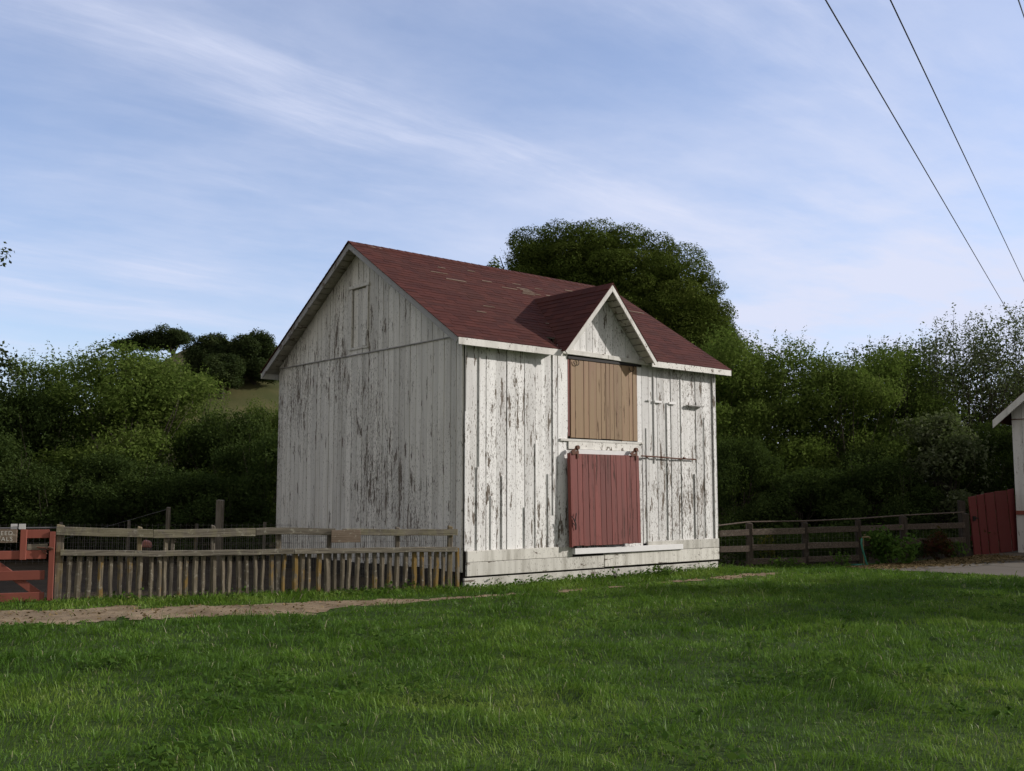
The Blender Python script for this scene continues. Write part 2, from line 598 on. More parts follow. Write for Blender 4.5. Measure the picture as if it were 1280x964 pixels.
# far land and the hill on the left
def far_h(X, Y):
    sx = np.where(X < -33, 17.0, 30.0)
    hill = 19.4 * np.exp(-(((X + 33) / sx) ** 2 + ((Y - 122) / 32) ** 2))
    n = ((vnoise(X * .06, Y * .06, 5) - .5) * 1.6 + (vnoise(X * .21, Y * .21, 6) - .5) * .9) * np.clip(hill / 10, 0, 1)
    return hill + n - .06


fx = np.concatenate([np.linspace(-3000, -220, 12), np.linspace(-200, 120, 81), np.linspace(150, 3000, 12)])
fy = np.concatenate([np.linspace(-600, -20, 8), np.linspace(0, 260, 66), np.linspace(300, 5000, 12)])
grid('ground', fx, fy, lambda X, Y: np.where(Y < 45, np.minimum(far_h(X, Y), -.06), far_h(X, Y)), M['hill'])

BC = np.array([-0.831, 17.917])
BA = math.radians(49.24)
BR = np.array([math.sin(BA), math.cos(BA)])
BL = np.array([-math.cos(BA), math.sin(BA)])
B_W, B_D = 6.81, 6.61


def buv(x, y):
    ex, ey = x - BC[0], y - BC[1]
    return ex * BR[0] + ey * BR[1], ex * BL[0] + ey * BL[1]


gx = np.arange(-24, 26.01, .125)
gy = np.arange(-4, 40.01, .125)
FSL = 0.358                                   # the picket fence's line: y = 15.65 + FSL (x + 6.66)


def fence_y(x):
    return 15.65 + FSL * (x + 6.66)


def is_yard(x, y):
    u, v = buv(x, y)
    behind = (y > fence_y(x) + .1) & (v > -.1)
    return behind | ((x > 4.2) & (y > 22.3 + (x - 4.2) * .44)) | ((x <= -.8) & (y > fence_y(x) + .1))


grid('lawn', gx, gy, gh, M['lawn'], lambda x, y: ~is_yard(x, y))
grid('yard', gx, gy, lambda X, Y: gh(X, Y) - .0, M['ground'], is_yard)

# path: centre line with half widths
PATH = np.array([(-14, 11.4, 1.0), (-9, 12.75, .98), (-6.5, 13.5, .92), (-3.7, 14.45, .72), (-2.3, 15.32, .40), (-.9, 16.0, .10),
                 (.4, 16.88, .0), (1.9, 18.15, .0), (3.5, 19.5, .12), (4.6, 20.5, .14), (5.3, 21.1, .0)])


def path_d(x, y):
    """distance to the path's edge, negative inside"""
    x, y = np.asarray(x, float), np.asarray(y, float)
    best = np.full(x.shape, 1e9)
    for (x0, y0, w0), (x1, y1, w1) in zip(PATH[:-1], PATH[1:]):
        dx, dy = x1 - x0, y1 - y0
        t = np.clip(((x - x0) * dx + (y - y0) * dy) / (dx * dx + dy * dy), 0, 1)
        d = np.hypot(x - x0 - t * dx, y - y0 - t * dy) - (w0 + t * (w1 - w0))
        best = np.minimum(best, d)
    return best + (vnoise(x * 2.2, y * 2.2, 8) - .5) * .50 + (vnoise(x * 7, y * 7, 9) - .5) * .30


px_, py_ = np.arange(-15, 6.6, .08), np.arange(10, 23, .08)
grid('path', px_, py_, lambda X, Y: gh(X, Y) + .008, M['path'], lambda x, y: path_d(x, y) < .05)

PAVE = [(7.0, 22.4), (8.3, 21.3), (9.74, 20.1), (12, 19.3), (19, 17.5), (22, 30), (12.9, 27.4), (10.9, 25.0), (8.4, 23.5)]


def in_poly(x, y, poly):
    x, y = np.asarray(x, float), np.asarray(y, float)
    c = np.zeros(x.shape, bool)
    for (x0, y0), (x1, y1) in zip(poly, poly[1:] + poly[:1]):
        c ^= ((y0 > y) != (y1 > y)) & (x < (x1 - x0) * (y - y0) / (y1 - y0 + 1e-12) + x0)
    return c


def pave_mask(x, y):
    j = (vnoise(x * 3, y * 3, 12) - .5) * .25
    return in_poly(x + j, y + j, PAVE)


grid('pavement', np.arange(4, 22.4, .1), np.arange(17, 31, .1), lambda X, Y: gh(X, Y) + .014, M['pavement'], pave_mask)

# ------------------------------------------------------------------ barn
barn = thing('barn', 'old white wooden barn with peeling paint, red shingle roof and two coloured doors', 'barn',
             (BC[0], BC[1], 0), math.pi / 2 - BA)
W, D = B_W, B_D
OG, OE, ZO, ZR = .325, .245, 4.253, 6.545
SL = (ZR - ZO) / (D / 2 + OE)
SLEN = math.hypot(1, SL)


def roof_z(v):
    return ZR - abs(v - D / 2) * SL


# dark inner shell so that no daylight shows through the gaps
mb = MB()
zc = roof_z(0) - .09
for (x0, x1, y0, y1) in ((.02, W - .02, .02, .06), (.02, W - .02, D - .06, D - .02)):
    mb.box(x0, x1, y0, y1, .0, zc)
for x0 in (.02, W - .06):
    b = len(mb.v)
    prof = [(.065, 0), (D - .065, 0), (D - .065, zc), (D / 2, ZR - .11), (.065, zc)]
    mb.v += [(x0, y, z) for y, z in prof] + [(x0 + .04, y, z) for y, z in prof]
    mb.f += [tuple(b + k for k in reversed(range(5))), tuple(b + 5 + k for k in range(5))]
    mb.f += [(b + k, b + (k + 1) % 5, b + 5 + (k + 1) % 5, b + 5 + k) for k in range(5)]
    mb.r += [.5] * 7
# dormer backing
mb.poly([(2.35, .03, 4.2), (4.45, .03, 4.2), (3.395, .03, 5.45)])
mb.build('inner_wall', M['core'], barn)

# front wall of wide boards
rb = random.Random(5)
mb = MB()
LOFT = (2.44, 4.39)


def front_boards(u0, u1, z0, z1, wmin=.20, wmax=.29):
    u = u0
    while u < u1 - .02:
        wd = min(rb.uniform(wmin, wmax), u1 - u)
        if u1 - u - wd < .12:
            wd = u1 - u
        gap = rb.choice((.004, .006, .008, .014))
        th = -.024 + rb.uniform(-.008, .004)
        a, b = u + gap / 2, u + wd - gap / 2
        top = z1 + rb.uniform(-.005, .005)
        tl = rb.uniform(-.008, .008)
        mb.hexa([(a, th, z0), (b, th + rb.uniform(-.003, .003), z0), (b, .016, z0), (a, .016, z0),
                 (a + tl, th, top), (b + tl * .5, th, top), (b + tl * .5, .016, top), (a + tl, .016, top)])
        u += wd


front_boards(.02, 2.20, .60, 4.345)
front_boards(4.52, W - .02, .60, 4.345, .18, .26)
front_boards(2.20, 4.52, .50, 2.60)
front_boards(2.20, 2.46, 2.60, 4.22)
front_boards(4.37, 4.52, 2.60, 4.22)
# mended strips and battens over some joints
for (u, za, zb_, wd) in ((.262, .62, 2.05, .045), (.30, 1.9, 4.3, .03), (.57, .62, 1.55, .05), (.83, .62, 1.9, .05), (1.36, .62, 1.35, .05), (1.62, .62, 2.5, .03),
                         (1.93, .62, 1.95, .055), (2.06, 1.2, 4.3, .035), (4.62, .64, 2.9, .04), (4.86, 2.2, 4.2, .04), (5.26, .66, 3.4, .04),
                         (5.70, .66, 4.2, .03), (6.12, .66, 2.0, .05), (6.45, .66, 3.2, .045)):
    mb.box(u, u + wd, -.046, -.026, za, zb_)
mb.build('front_wall', M['white_front'], barn, .003)

# left gable wall of narrow boards, in two tiers with a ledge between
mb = MB()
v = .02
HV0, HV1, HZ0, HZ1 = 2.99, 3.65, 4.46, 5.665
while v < D - .03:
    wd = min(rb.uniform(.150, .205), D - .02 - v)
    gap = rb.choice((.006, .008, .011, .014))
    if v < 4.37 < v + wd:
        gap = .026
    a, b = v + gap / 2, v + wd - gap / 2
    x = -.022 + rb.uniform(-.006, .004)
    z0 = .27 + rb.uniform(-.02, .02)
    mb.hexa([(x, a, z0), (.016, a, z0), (.016, b, z0), (x, b, z0), (x, a, 4.325), (.016, a, 4.325), (.016, b, 4.325), (x, b, 4.325)])
    # upper tier, cut by the hatch and the roof
    x2 = x - .014
    pieces = [(a, b)]
    if a < HV1 and b > HV0:
        pieces = [(a, min(b, HV0)), (max(a, HV1), b)]
        aa, bb = max(a, HV0), min(b, HV1)
        mb.hexa([(x2, aa, 4.345), (.016, aa, 4.345), (.016, bb, 4.345), (x2, bb, 4.345), (x2, aa, HZ0), (.016, aa, HZ0), (.016, bb, HZ0), (x2, bb, HZ0)])
        ta, tb = roof_z(aa) - .07, roof_z(bb) - .07
        mb.hexa([(x2, aa, HZ1), (.016, aa, HZ1), (.016, bb, HZ1), (x2, bb, HZ1), (x2, aa, ta), (.016, aa, ta), (.016, bb, tb), (x2, bb, tb)])
    for aa, bb in pieces:
        if bb - aa > .008:
            ta, tb = max(roof_z(aa) - .07, 4.35), max(roof_z(bb) - .07, 4.35)
            mb.hexa([(x2, aa, 4.345), (.016, aa, 4.345), (.016, bb, 4.345), (x2, bb, 4.345), (x2, aa, ta), (.016, aa, ta), (.016, bb, tb), (x2, bb, tb)])
    v += wd
mb.build('gable_wall', M['white_side'], barn, .003)
mb = MB()
mb.box(-.05, -.02, .0, D, 4.326, 4.344)
mb.build('ledge', M['grey_trim'], barn)

# the two walls at the back
mb = MB()
u = .02
while u < W - .03:
    wd = min(.24, W - .02 - u)
    mb.box(u + .003, u + wd - .003, D - .016, D + .022, .2, zc)
    u += wd
v = .02
while v < D - .03:
    wd = min(.22, D - .02 - v)
    a, b = v + .003, v + wd - .003
    mb.hexa([(W - .016, a, .2), (W + .022, a, .2), (W + .022, b, .2), (W - .016, b, .2),
             (W - .016, a, roof_z(a) - .07), (W + .022, a, roof_z(a) - .07), (W + .022, b, roof_z(b) - .07), (W - .016, b, roof_z(b) - .07)])
    v += wd
mb.build('rear_wall', M['white_side'], barn)

# corner boards
for bx in ((-.012, .055, -.050, -.030, .62, 3.0), (W - .05, W + .023, -.052, -.030, .64, 4.33), (W + .024, W + .046, -.05, .09, .64, 4.33)):
    mb = MB()
    mb.box(*bx)
    mb.build('corner_board', M['white_front'], barn, .003)

# skirting planks at the foot
mb = MB()
mb.box(.03, 2.52, -.075, -.030, .425, .615)
mb.box(4.60, W + .04, -.075, -.030, .455, .640)
mb.box(.02, 3.35, -.078, -.028, .19, .420)
mb.box(3.36, W + .03, -.080, -.028, .20, .448)
mb.box(-.02, W + .01, -.060, -.015, -.08, .158)
mb.build('skirting', M['skirt'], barn, .006)
mb = MB()
for k in range(3):
    mb.box(-.035 - .004 * k, .0, .05, D, -.05 + .105 * k, .045 + .105 * k)
mb.build('side_skirting', M['core'], barn, .004)

# lower red sliding door: hangs a hand's breadth off the wall, foot swung out a little
mb = MB()
u = 0.0
DWID, DH = 1.83, 1.705
while u < DWID - .02:
    wd = min(rb.uniform(.125, .16), DWID - u)
    if DWID - u - wd < .06:
        wd = DWID - u
    a, b = u + .003, u + wd - .003
    t0 = rb.uniform(-.003, .003)
    zb_ = rb.uniform(-.006, .006)
    mb.hexa([(a, -.022 + t0, zb_), (b, -.022 + t0, zb_), (b, .012, zb_), (a, .012, zb_), (a, -.022 + t0, DH), (b, -.022 + t0, DH), (b, .012, DH), (a, .012, DH)])
    u += wd
for z in (.18, .85, 1.55):
    mb.box(.02, DWID - .02, .014, .04, z, z + .13)
door = mb.build('barn_door', M['red_door'], barn, .003)
door['label'] = 'dark red lower door of vertical boards'
door.location = (2.405, -.185, .625)
door.rotation_euler = (math.radians(-1.3), 0, math.radians(-.6))
mb = MB()
mb.box(-.035, -.003, -.03, .055, -.02, DH + .01)
ds = mb.build('edge_board', M['red_door'], door, .003)
mb = MB()
mb.tube([(-.05, -.05, .55), (.03, -.06, .46), (.07, -.05, .60)], .009, 6)
mb.tube([(.0, -.055, .50), (.045, -.06, .40), (.05, -.05, .30)], .012, 6)
mb.tube([(-.02, -.05, .42), (.05, -.06, .36)], .010, 6)
mb.build('latch_chain', M['iron'], door)
for ua in (.10, 1.69):
    mb = MB()
    mb.bar((ua - .10, -.03, 1.73), (ua + .06, -.035, 1.82), .045, .02)
    mb.bar((ua - .09, -.035, 1.705), (ua + .08, -.035, 1.735), .05, .016)
    mb.bar((ua + .055, -.032, 1.62), (ua + .055, -.032, 1.86), .035, .018, (1, 0, 0))
    mb.tube([(ua + .055, -.06, 1.82), (ua + .055, .0, 1.82)], .04, 10)
    mb.build('hanger', M['rust'], door)
# track board over the door
mb = MB()
mb.box(2.60, 4.12, -.10, -.05, 2.33, 2.415)
mb.build('track_board', M['sill'], barn, .004)
mb = MB()
mb.box(2.45, 4.40, -.052, -.030, 2.42, 2.60)
mb.build('lintel', M['white_trim'], barn, .004)
# long rod to the right of the door
mb = MB()
mb.tube([(4.42, -.09, 2.335), (4.9, -.09, 2.325), (5.5, -.085, 2.305), (6.12, -.075, 2.30)], .015, 7)
for uu in (4.55, 5.0, 5.7):
    mb.tube([(uu, -.095, 2.322), (uu + .05, -.093, 2.320)], .021, 7)
mb.build('slide_rod', M['rust'], barn)

# white sill beam under the door
mb = MB()
mb.hexa([(2.50, -.16, .470), (5.62, -.12, .458), (5.62, -.082, .458), (2.50, -.082, .470), (2.50, -.16, .580), (5.62, -.12, .560), (5.62, -.082, .560), (2.50, -.082, .580)])
mb.build('door_sill', M['sill'], barn, .004)

# upper tan loft door
mb = MB()
u = 2.525
while u < 4.36:
    wd = min(rb.uniform(.10, .24), 4.375 - u)
    if 4.375 - u - wd < .07:
        wd = 4.375 - u
    zb_ = 2.635 + rb.uniform(-.012, .012)
    t0 = -.038 + rb.uniform(-.004, .004)
    a, b = u + .003, u + wd - .003
    mb.hexa([(a, t0, zb_), (b, t0, zb_), (b, -.008, zb_), (a, -.008, zb_), (a, t0, 4.12), (b, t0, 4.12), (b, -.008, 4.12), (a, -.008, 4.12)])
    u += wd
ld = mb.build('loft_door', M['tan_door'], barn, .003)
ld['label'] = 'weathered tan upper door of vertical boards'
mb = MB()
mb.box(2.455, 2.50, -.035, -.008, 2.66, 4.13)
mb.build('side_board', M['red_door'], ld, .003)
for uu in (2.66, 4.2):
    mb = MB()
    mb.tube([(uu + .07 * math.cos(a), -.06, 4.10 + .06 * math.sin(a) - .03) for a in [k * .55 - .6 - math.pi * .9 for k in range(9)]], .007, 6)
    mb.build('hook', M['iron'], ld)
mb = MB()
mb.box(2.24, 4.53, -.060, -.026, 2.565, 2.612)
mb.build('loft_sill', M['white_trim'], barn, .004)
mb = MB()
mb.box(2.45, 4.50, -.055, .01, 4.125, 4.175)
mb.build('door_track', M['iron'], barn)
mb = MB()
mb.hexa([(2.28, -.09, 4.205), (3.5, -.085, 4.195), (3.5, -.02, 4.195), (2.28, -.02, 4.205), (2.28, -.10, 4.30), (3.5, -.09, 4.285), (3.5, -.02, 4.285), (2.28, -.02, 4.30)])
mb.hexa([(3.505, -.085, 4.195), (4.70, -.075, 4.165), (4.70, -.02, 4.165), (3.505, -.02, 4.195), (3.505, -.09, 4.28), (4.70, -.08, 4.25), (4.70, -.02, 4.25), (3.505, -.02, 4.28)])
mb.build('header_board', M['white_trim'], barn, .006)

# little cleats and a shelf on the boards
for (ua, ub, za, zb_) in ((4.86, 5.08, 3.425, 3.47), (5.30, 5.52, 3.42, 3.465), (4.66, 4.78, 3.45, 3.475)):
    mb = MB()
    mb.box(ua, ub, -.075, -.047, za, zb_)
    mb.build('cleat', M['sill'], barn, .003)
mb = MB()
mb.box(5.86, 6.36, -.14, -.047, 3.41, 3.435)
mb.tube([(6.12, -.10, 3.436), (6.12, -.10, 3.50)], [.035, .02], 8)
mb.build('shelf', M['grey_trim'], barn, .003)

# gable hatch: frame and panel
mb = MB()
mb.box(-.062, -.02, HV0 + .002, HV0 + .07, HZ0, HZ1)
mb.box(-.062, -.02, HV1 - .07, HV1 - .002, HZ0, HZ1)
mb.box(-.075, -.02, HV0 - .04, HV1 + .04, HZ1 + .002, HZ1 + .065)
mb.box(-.060, -.02, HV0 - .02, HV1 + .02, HZ0 - .03, HZ0 + .02)
hf = mb.build('hatch_frame', M['white_side'], barn, .004)
mb = MB()
for k in range(3):
    a = HV0 + .082 + k * .1665
    mb.box(-.018, .004, a, a + .163, HZ0 + .034, HZ1 - .014)
mb.build('hatch_panel', M['white_side'], hf, .003)

# roof -------------------------------------------------------------
DU, DZ, DHW = 3.345, 5.62, 1.265           # dormer ridge line, its height and half width
DZF = 4.215                                # its eave height
DS = (DZ - DZF) / DHW
DV0 = -.365


def main_pt(side, s, u, h):
    """point on the main roof: s metres up the slope from the eave, h above the deck"""
    vv = -OE + s / SLEN
    z = ZO + SL * s / SLEN
    nv, nz = -SL / SLEN, 1 / SLEN
    vv, z = vv + nv * h, z + nz * h
    return (u, vv if side == 0 else D - vv, z)


SMAX = (D / 2 + OE) * SLEN
roof = MB()
deck = MB()
rs = random.Random(3)
EXPO = .135
BARE = {}


def tab(P0, P1, P2, P3, up, th0, th1, r):
    """one shingle tab: a thin wedge, thicker at the lower edge"""
    up = Vector(up)
    a, b, c, d = (Vector(p) for p in (P0, P1, P2, P3))
    roof.hexa([a, b, c, d, a + up * th0, b + up * th0, c + up * th1, d + up * th1], r)


bare_spots = [(3.15, 2.10, .55, .24), (2.75, 2.25, .5, .07), (2.35, 2.42, .4, .06), (1.05, 2.45, .45, .05), (1.45, 2.75, .35, .05), (1.25, 2.2, .6, .05), (.95, .85, .35, .05),
              (3.3, 2.55, .35, .06), (3.9, 2.5, .3, .06), (2.3, 2.85, .3, .05), (3.95, 2.2, .25, .05), (1.35, 1.15, .3, .05), (2.6, .75, .3, .05), (.1, 3.2, .35, .06), (6.3, 2.1, .8, .04), (5.0, 2.7, .4, .05)]
for side in (0, 1):
    n = int(SMAX / EXPO)
    up = (0, -SL / SLEN, 1 / SLEN) if side == 0 else (0, SL / SLEN, 1 / SLEN)
    for i in range(n + 1):
        s0 = i * EXPO - .02
        s1 = min(s0 + EXPO + .02, SMAX)
        if s1 - s0 < .03:
            continue
        vmid = -OE + s0 / SLEN
        uu = -OG - .03 - rs.uniform(0, .25)
        while uu < W + OG + .03:
            ww = rs.choice((.19, .24, .30, .33))
            a, b = max(uu, -OG - .03), min(uu + ww, W + OG + .03)
            uu += ww
            if b - a < .01:
                continue
            if side == 0 and vmid < .10:
                lo, hi = DU - DHW + .0, DU + DHW - .0
                if a >= lo and b <= hi:
                    continue
                if a < lo < b:
                    b = lo
                if a < hi < b:
                    a = hi
            zz0 = .009 + rs.uniform(0, .006)
            ds_ = rs.uniform(-.008, .004)
            r = rs.random()
            A, B = main_pt(side, s0 + ds_, a + .002, 0), main_pt(side, s0 + ds_, b - .002, 0)
            Cc, Dd = main_pt(side, s1, b - .002, 0), main_pt(side, s1, a + .002, 0)
            if side == 1:
                A, B, Cc, Dd = B, A, Dd, Cc
            tab(A, B, Cc, Dd, up, zz0, .006, r)
    # deck planks seen from below at the overhangs
    s = .0
    while s < SMAX - .03:
        ww = min(.17, SMAX - s - .005)
        spans = [(-OG + .03, W + OG - .03)]
        if side == 0 and -OE + (s) / SLEN < .08:
            spans = [(-OG + .03, DU - DHW - .004), (DU + DHW + .004, W + OG - .03)]
        for (a, b) in spans:
            q = [main_pt(side, s + .012, a, -.028), main_pt(side, s + .012, b, -.028), main_pt(side, s + ww - .012, b, -.028), main_pt(side, s + ww - .012, a, -.028),
                 main_pt(side, s + .006, a, -.003), main_pt(side, s + .006, b, -.003), main_pt(side, s + ww - .006, b, -.003), main_pt(side, s + ww - .006, a, -.003)]
            if side == 1:
                q = [q[k] for k in (3, 2, 1, 0, 7, 6, 5, 4)]
            deck.hexa(q)
        s += ww
# pale bare strips where shingles have slipped
up = Vector((0, -SL / SLEN, 1 / SLEN))
for (u0, v0, lu, lv) in bare_spots:
    rows = max(1, int(lv / .045))
    for k in range(rows):
        du = rs.uniform(0, .18) if rows > 1 else 0
        s0 = (v0 + OE) * SLEN + k * .075
        a, b = u0 + du, u0 + du + lu * rs.uniform(.55, 1)
        hh = rs.uniform(.018, .035)
        tab(main_pt(0, s0, a, .012), main_pt(0, s0 + rs.uniform(-.008, .008), b, .012), main_pt(0, s0 + hh, b - .02, .012), main_pt(0, s0 + hh, a + .03, .012), up, .012, .010, 2.0)

# dormer roof
for sgn in (-1, 1):
    dl = DHW * math.hypot(1, DS)
    n = int(dl / EXPO)
    dn = Vector((sgn * DS / math.hypot(1, DS), 0, 1 / math.hypot(1, DS)))
    for i in range(n + 1):
        s0 = i * EXPO - .015
        s1 = min(s0 + EXPO + .02, dl + .01)
        k = math.hypot(1, DS)
        ua, za = DU + sgn * (DHW - s0 / k), DZF + DS * s0 / k
        ub, zb_ = DU + sgn * (DHW - s1 / k), DZF + DS * s1 / k
        vend_a = (za - ZO) / SL - OE + .08
        vend_b = (zb_ - ZO) / SL - OE + .08
        vv = DV0 - .02 - rs.uniform(0, .2)
        while vv < vend_b:
            ww = rs.choice((.19, .24, .30, .33))
            a, b = max(vv, DV0 - .02), vv + ww
            vv += ww
            if b - a < .01:
                continue
            ba, bb = min(b, max(vend_a, a + .01)), min(b, max(vend_b, a + .01))
            q = [(ua, a, za), (ua, ba, za), (ub, bb, zb_), (ub, a, zb_)]
            if sgn == 1:
                pass
            else:
                q = [q[1], q[0], q[3], q[2]]
            tab(*q, dn, .009 + rs.uniform(0, .005), .005, rs.random())
    # soffit planks
    s = .0
    while s < dl - .02:
        ww = min(.155, dl - s)
        k = math.hypot(1, DS)
        P = []
        for hh in (-.028, -.004):
            for ss, vv in ((s + .010, DV0 + .03), (s + .010, .02), (s + ww - .010, .02), (s + ww - .010, DV0 + .03)):
                P.append(Vector((DU + sgn * (DHW - ss / k), vv, DZF + DS * ss / k)) + dn * hh)
        if sgn == -1:
            P = [P[k] for k in (1, 0, 3, 2, 5, 4, 7, 6)]
        deck.hexa(P)
        s += ww
# ridge caps
u = -OG - .02
while u < W + OG:
    for sd in (-1, 1):
        z0 = ZR + .012
        roof.hexa([(u, D / 2, z0), (u + .20, D / 2, z0), (u + .20, D / 2 + sd * .13, z0 - .13 * SL), (u, D / 2 + sd * .13, z0 - .13 * SL),
                   (u, D / 2, z0 + .018), (u + .20, D / 2, z0 + .012), (u + .20, D / 2 + sd * .13, z0 - .13 * SL + .012), (u, D / 2 + sd * .13, z0 - .13 * SL + .018)][:: 1], rs.random() * .5)
    u += .195
v = DV0 - .02
while v < 1.8:
    for sd in (-1, 1):
        z0 = DZ + .014
        roof.hexa([(DU, v, z0), (DU, v + .2, z0), (DU + sd * .12, v + .2, z0 - .12 * DS), (DU + sd * .12, v, z0 - .12 * DS),
                   (DU, v, z0 + .016), (DU, v + .2, z0 + .012), (DU + sd * .12, v + .2, z0 - .12 * DS + .012), (DU + sd * .12, v, z0 - .12 * DS + .016)], rs.random() * .5)
    v += .195
roof_o = roof.build('roof', M['shingle'], barn)
deck.build('roof_boards', M['soffit'], roof_o)

# rake boards and fascias
def rake(name, mat, x, th, depth, sides, drop=.006):
    mb = MB()
    for side in sides:
        P = []
        for hh in (-depth, -drop):
            for s, xx in ((-.01, x), (-.01, x + th), (SMAX + (hh * SL if False else 0), x + th), (SMAX, x)):
                P.append(main_pt(side, s, xx, hh))
        # trim plumb at the ridge
        for k in (2, 3, 6, 7):
            hh = -depth if k < 4 else -drop
            P[k] = (P[k][0], D / 2, ZR + hh * SLEN)
        if side == 1:
            P = [P[k] for k in (3, 2, 1, 0, 7, 6, 5, 4)]
        mb.hexa(P)
    return mb.build(name, mat, barn, .004)


rake('rake_board', M['grey_trim'], -OG, .028, .120, (0, 1))
rake('rake_board', M['white_trim'], W + OG - .028, .028, .15, (0, 1))
for (a, b) in ((-OG - .005, DU - DHW + .03), (DU + DHW - .03, W + OG + .005)):
    mb = MB()
    y = -OE - .022
    mb.box(a, b, y, y + .022, ZO - .135, ZO - .012)
    mb.build('fascia', M['white_trim'], barn, .004)
mb = MB()
mb.box(-OG, W + OG, D + OE, D + OE + .022, ZO - .135, ZO - .012)
mb.build('fascia', M['white_trim'], barn, .004)
for k in range(12):                         # rafter tails under the eaves
    u = .08 + k * .6
    for side in (0, 1):
        if side == 0 and DU - DHW - .1 < u < DU + DHW + .1:
            continue
        P = [main_pt(side, .03, u, -.125), main_pt(side, .03, u + .045, -.125), main_pt(side, .5, u + .045, -.125), main_pt(side, .5, u, -.125),
             main_pt(side, .03, u, -.030), main_pt(side, .03, u + .045, -.030), main_pt(side, .5, u + .045, -.030), main_pt(side, .5, u, -.030)]
        if side == 1:
            P = [P[q] for q in (3, 2, 1, 0, 7, 6, 5, 4)]
        mb = MB()
        mb.hexa(P)
        mb.build('rafter_tail', M['soffit'], roof_o)

for sgn in (-1, 1):                         # dormer barge boards
    mb = MB()
    k = math.hypot(1, DS)
    dn = Vector((sgn * DS / k, 0, 1 / k))
    P = []
    for hh in (-.095, -.006):
        for uu, zz in ((DHW + .01, DZF - .01 * DS), (0, DZ)):
            base = Vector((DU + sgn * uu, 0, zz)) + dn * hh
            if uu == 0:
                base = Vector((DU, 0, DZ + hh * k))
            for yy in ((DV0 - .012, DV0 + .016) if uu else (DV0 + .016, DV0 - .012)):
                P.append((base.x, yy, base.z))
    if sgn == 1:
        P = [P[q] for q in (1, 0, 3, 2, 5, 4, 7, 6)]
    mb.hexa(P)
    mb.build('dormer_rake', M['white_trim'], barn, .004)

# dormer gable boards
mb = MB()
u = DU - 1.12
while u < DU + 1.12:
    wd = min(rb.uniform(.15, .20), DU + 1.12 - u)
    a, b = u + .003, u + wd - .003
    ta, tb = DZ - abs(a - DU) * DS - .05, DZ - abs(b - DU) * DS - .05
    th = -.02 + rb.uniform(-.006, .004)
    z0 = 4.215
    if a < DU < b:
        mb.hexa([(a, th, z0), (DU, th, z0), (DU, .012, z0), (a, .012, z0), (a, th, ta), (DU, th, DZ - .05), (DU, .012, DZ - .05), (a, .012, ta)], .3)
        mb.hexa([(DU, th, z0), (b, th, z0), (b, .012, z0), (DU, .012, z0), (DU, th, DZ - .05), (b, th, tb), (b, .012, tb), (DU, .012, DZ - .05)], .3)
    elif max(ta, tb) > z0 + .01:
        ta, tb = max(ta, z0 + .004), max(tb, z0 + .004)
        mb.hexa([(a, th, z0), (b, th, z0), (b, .012, z0), (a, .012, z0), (a, th, ta), (b, th, tb), (b, .012, tb), (a, .012, ta)])
    u += wd
mb.build('dormer_wall', M['white_front'], barn, .002)

# ------------------------------------------------------------------ picket fence on the left
FA = math.atan(FSL)
fence = thing('picket_fence', 'grey weathered picket fence with two long rails, running up to the barn corner', 'fence', (-6.66, 15.65, 0), FA)
FLEN = (-.97 + 6.66) / math.cos(FA)


def fx_of(px):
    """fence abscissa of a column seen in the photo"""
    k = (px - 640) / 1300.0 * .995
    return ((k * 15.65 + 6.66) / (1 - k * FSL)) / math.cos(FA)


rf = random.Random(21)
TOPZ = [(-.12, 1.105), (1.25, 1.045), (1.85, 1.045), (3.10, 1.055), (4.12, 1.03), (4.60, 1.015), (FLEN + .04, .995)]
MIDZ = [(-.05, .765), (1.4, .725), (3.2, .715), (3.3, .72), (FLEN, .705)]


def zat(tab_, s):
    for (a, za), (b, zb_) in zip(tab_[:-1], tab_[1:]):
        if s <= b:
            return za + (zb_ - za) * (s - a) / (b - a)
    return tab_[-1][1]


def rail(s0, s1, y, tab_, wd, th, n=6):
    mb = MB()
    r = rf.random()
    P = [(s0 + (s1 - s0) * k / n) for k in range(n + 1)]
    V = []
    for s in P:
        z = zat(tab_, s)
        jw = rf.uniform(-.006, .006)
        V.append([(s, y - th / 2, z - wd + jw), (s, y + th / 2, z - wd + jw), (s, y + th / 2, z + jw * .7), (s, y - th / 2, z + jw * .7)])
    b = len(mb.v)
    for q in V:
        mb.v += q
    for i in range(n):
        for k in range(4):
            a, c = b + i * 4 + k, b + i * 4 + (k + 1) % 4
            mb.f.append((a, a + 4, c + 4, c))
            mb.r.append(r)
    mb.f += [tuple(b + k for k in range(4)), tuple(b + n * 4 + k for k in (3, 2, 1, 0))]
    mb.r += [r, r]
    return mb.build('rail', M['rail'], fence, .004)


for (s0, s1) in ((-.12, 1.235), (1.24, 2.76), (2.77, 4.02)):
    rail(s0, s1, -.075, TOPZ, .125 if s0 < 2 else .11, .04)
rail(4.13, FLEN + .03, -.078, TOPZ, .105, .04)
for (s0, s1) in ((-.05, 3.36), (3.37, FLEN + .03)):
    rail(s0, s1, -.08, MIDZ, .085, .045, 10)
for px, hgt, wd in ((78, 1.13, .11), (177, 1.09, .07), (217, 1.02, .06), (268, 1.10, .065), (350, 1.0, .085), (413, 1.0, .06), (497, 1.04, .07), (562, 1.05, .08)):
    mb = MB()
    s = fx_of(px)
    dx = rf.uniform(-.012, .012)
    mb.hexa([(s - wd / 2, -.045, -.1), (s + wd / 2, -.045, -.1), (s + wd / 2, .045, -.1), (s - wd / 2, .045, -.1),
             (s - wd / 2 + dx, -.042, hgt), (s + wd / 2 + dx, -.042, hgt - .015), (s + wd / 2 + dx, .04, hgt - .01), (s - wd / 2 + dx, .04, hgt + .012)])
    mb.build('post', M['post'], fence, .01)
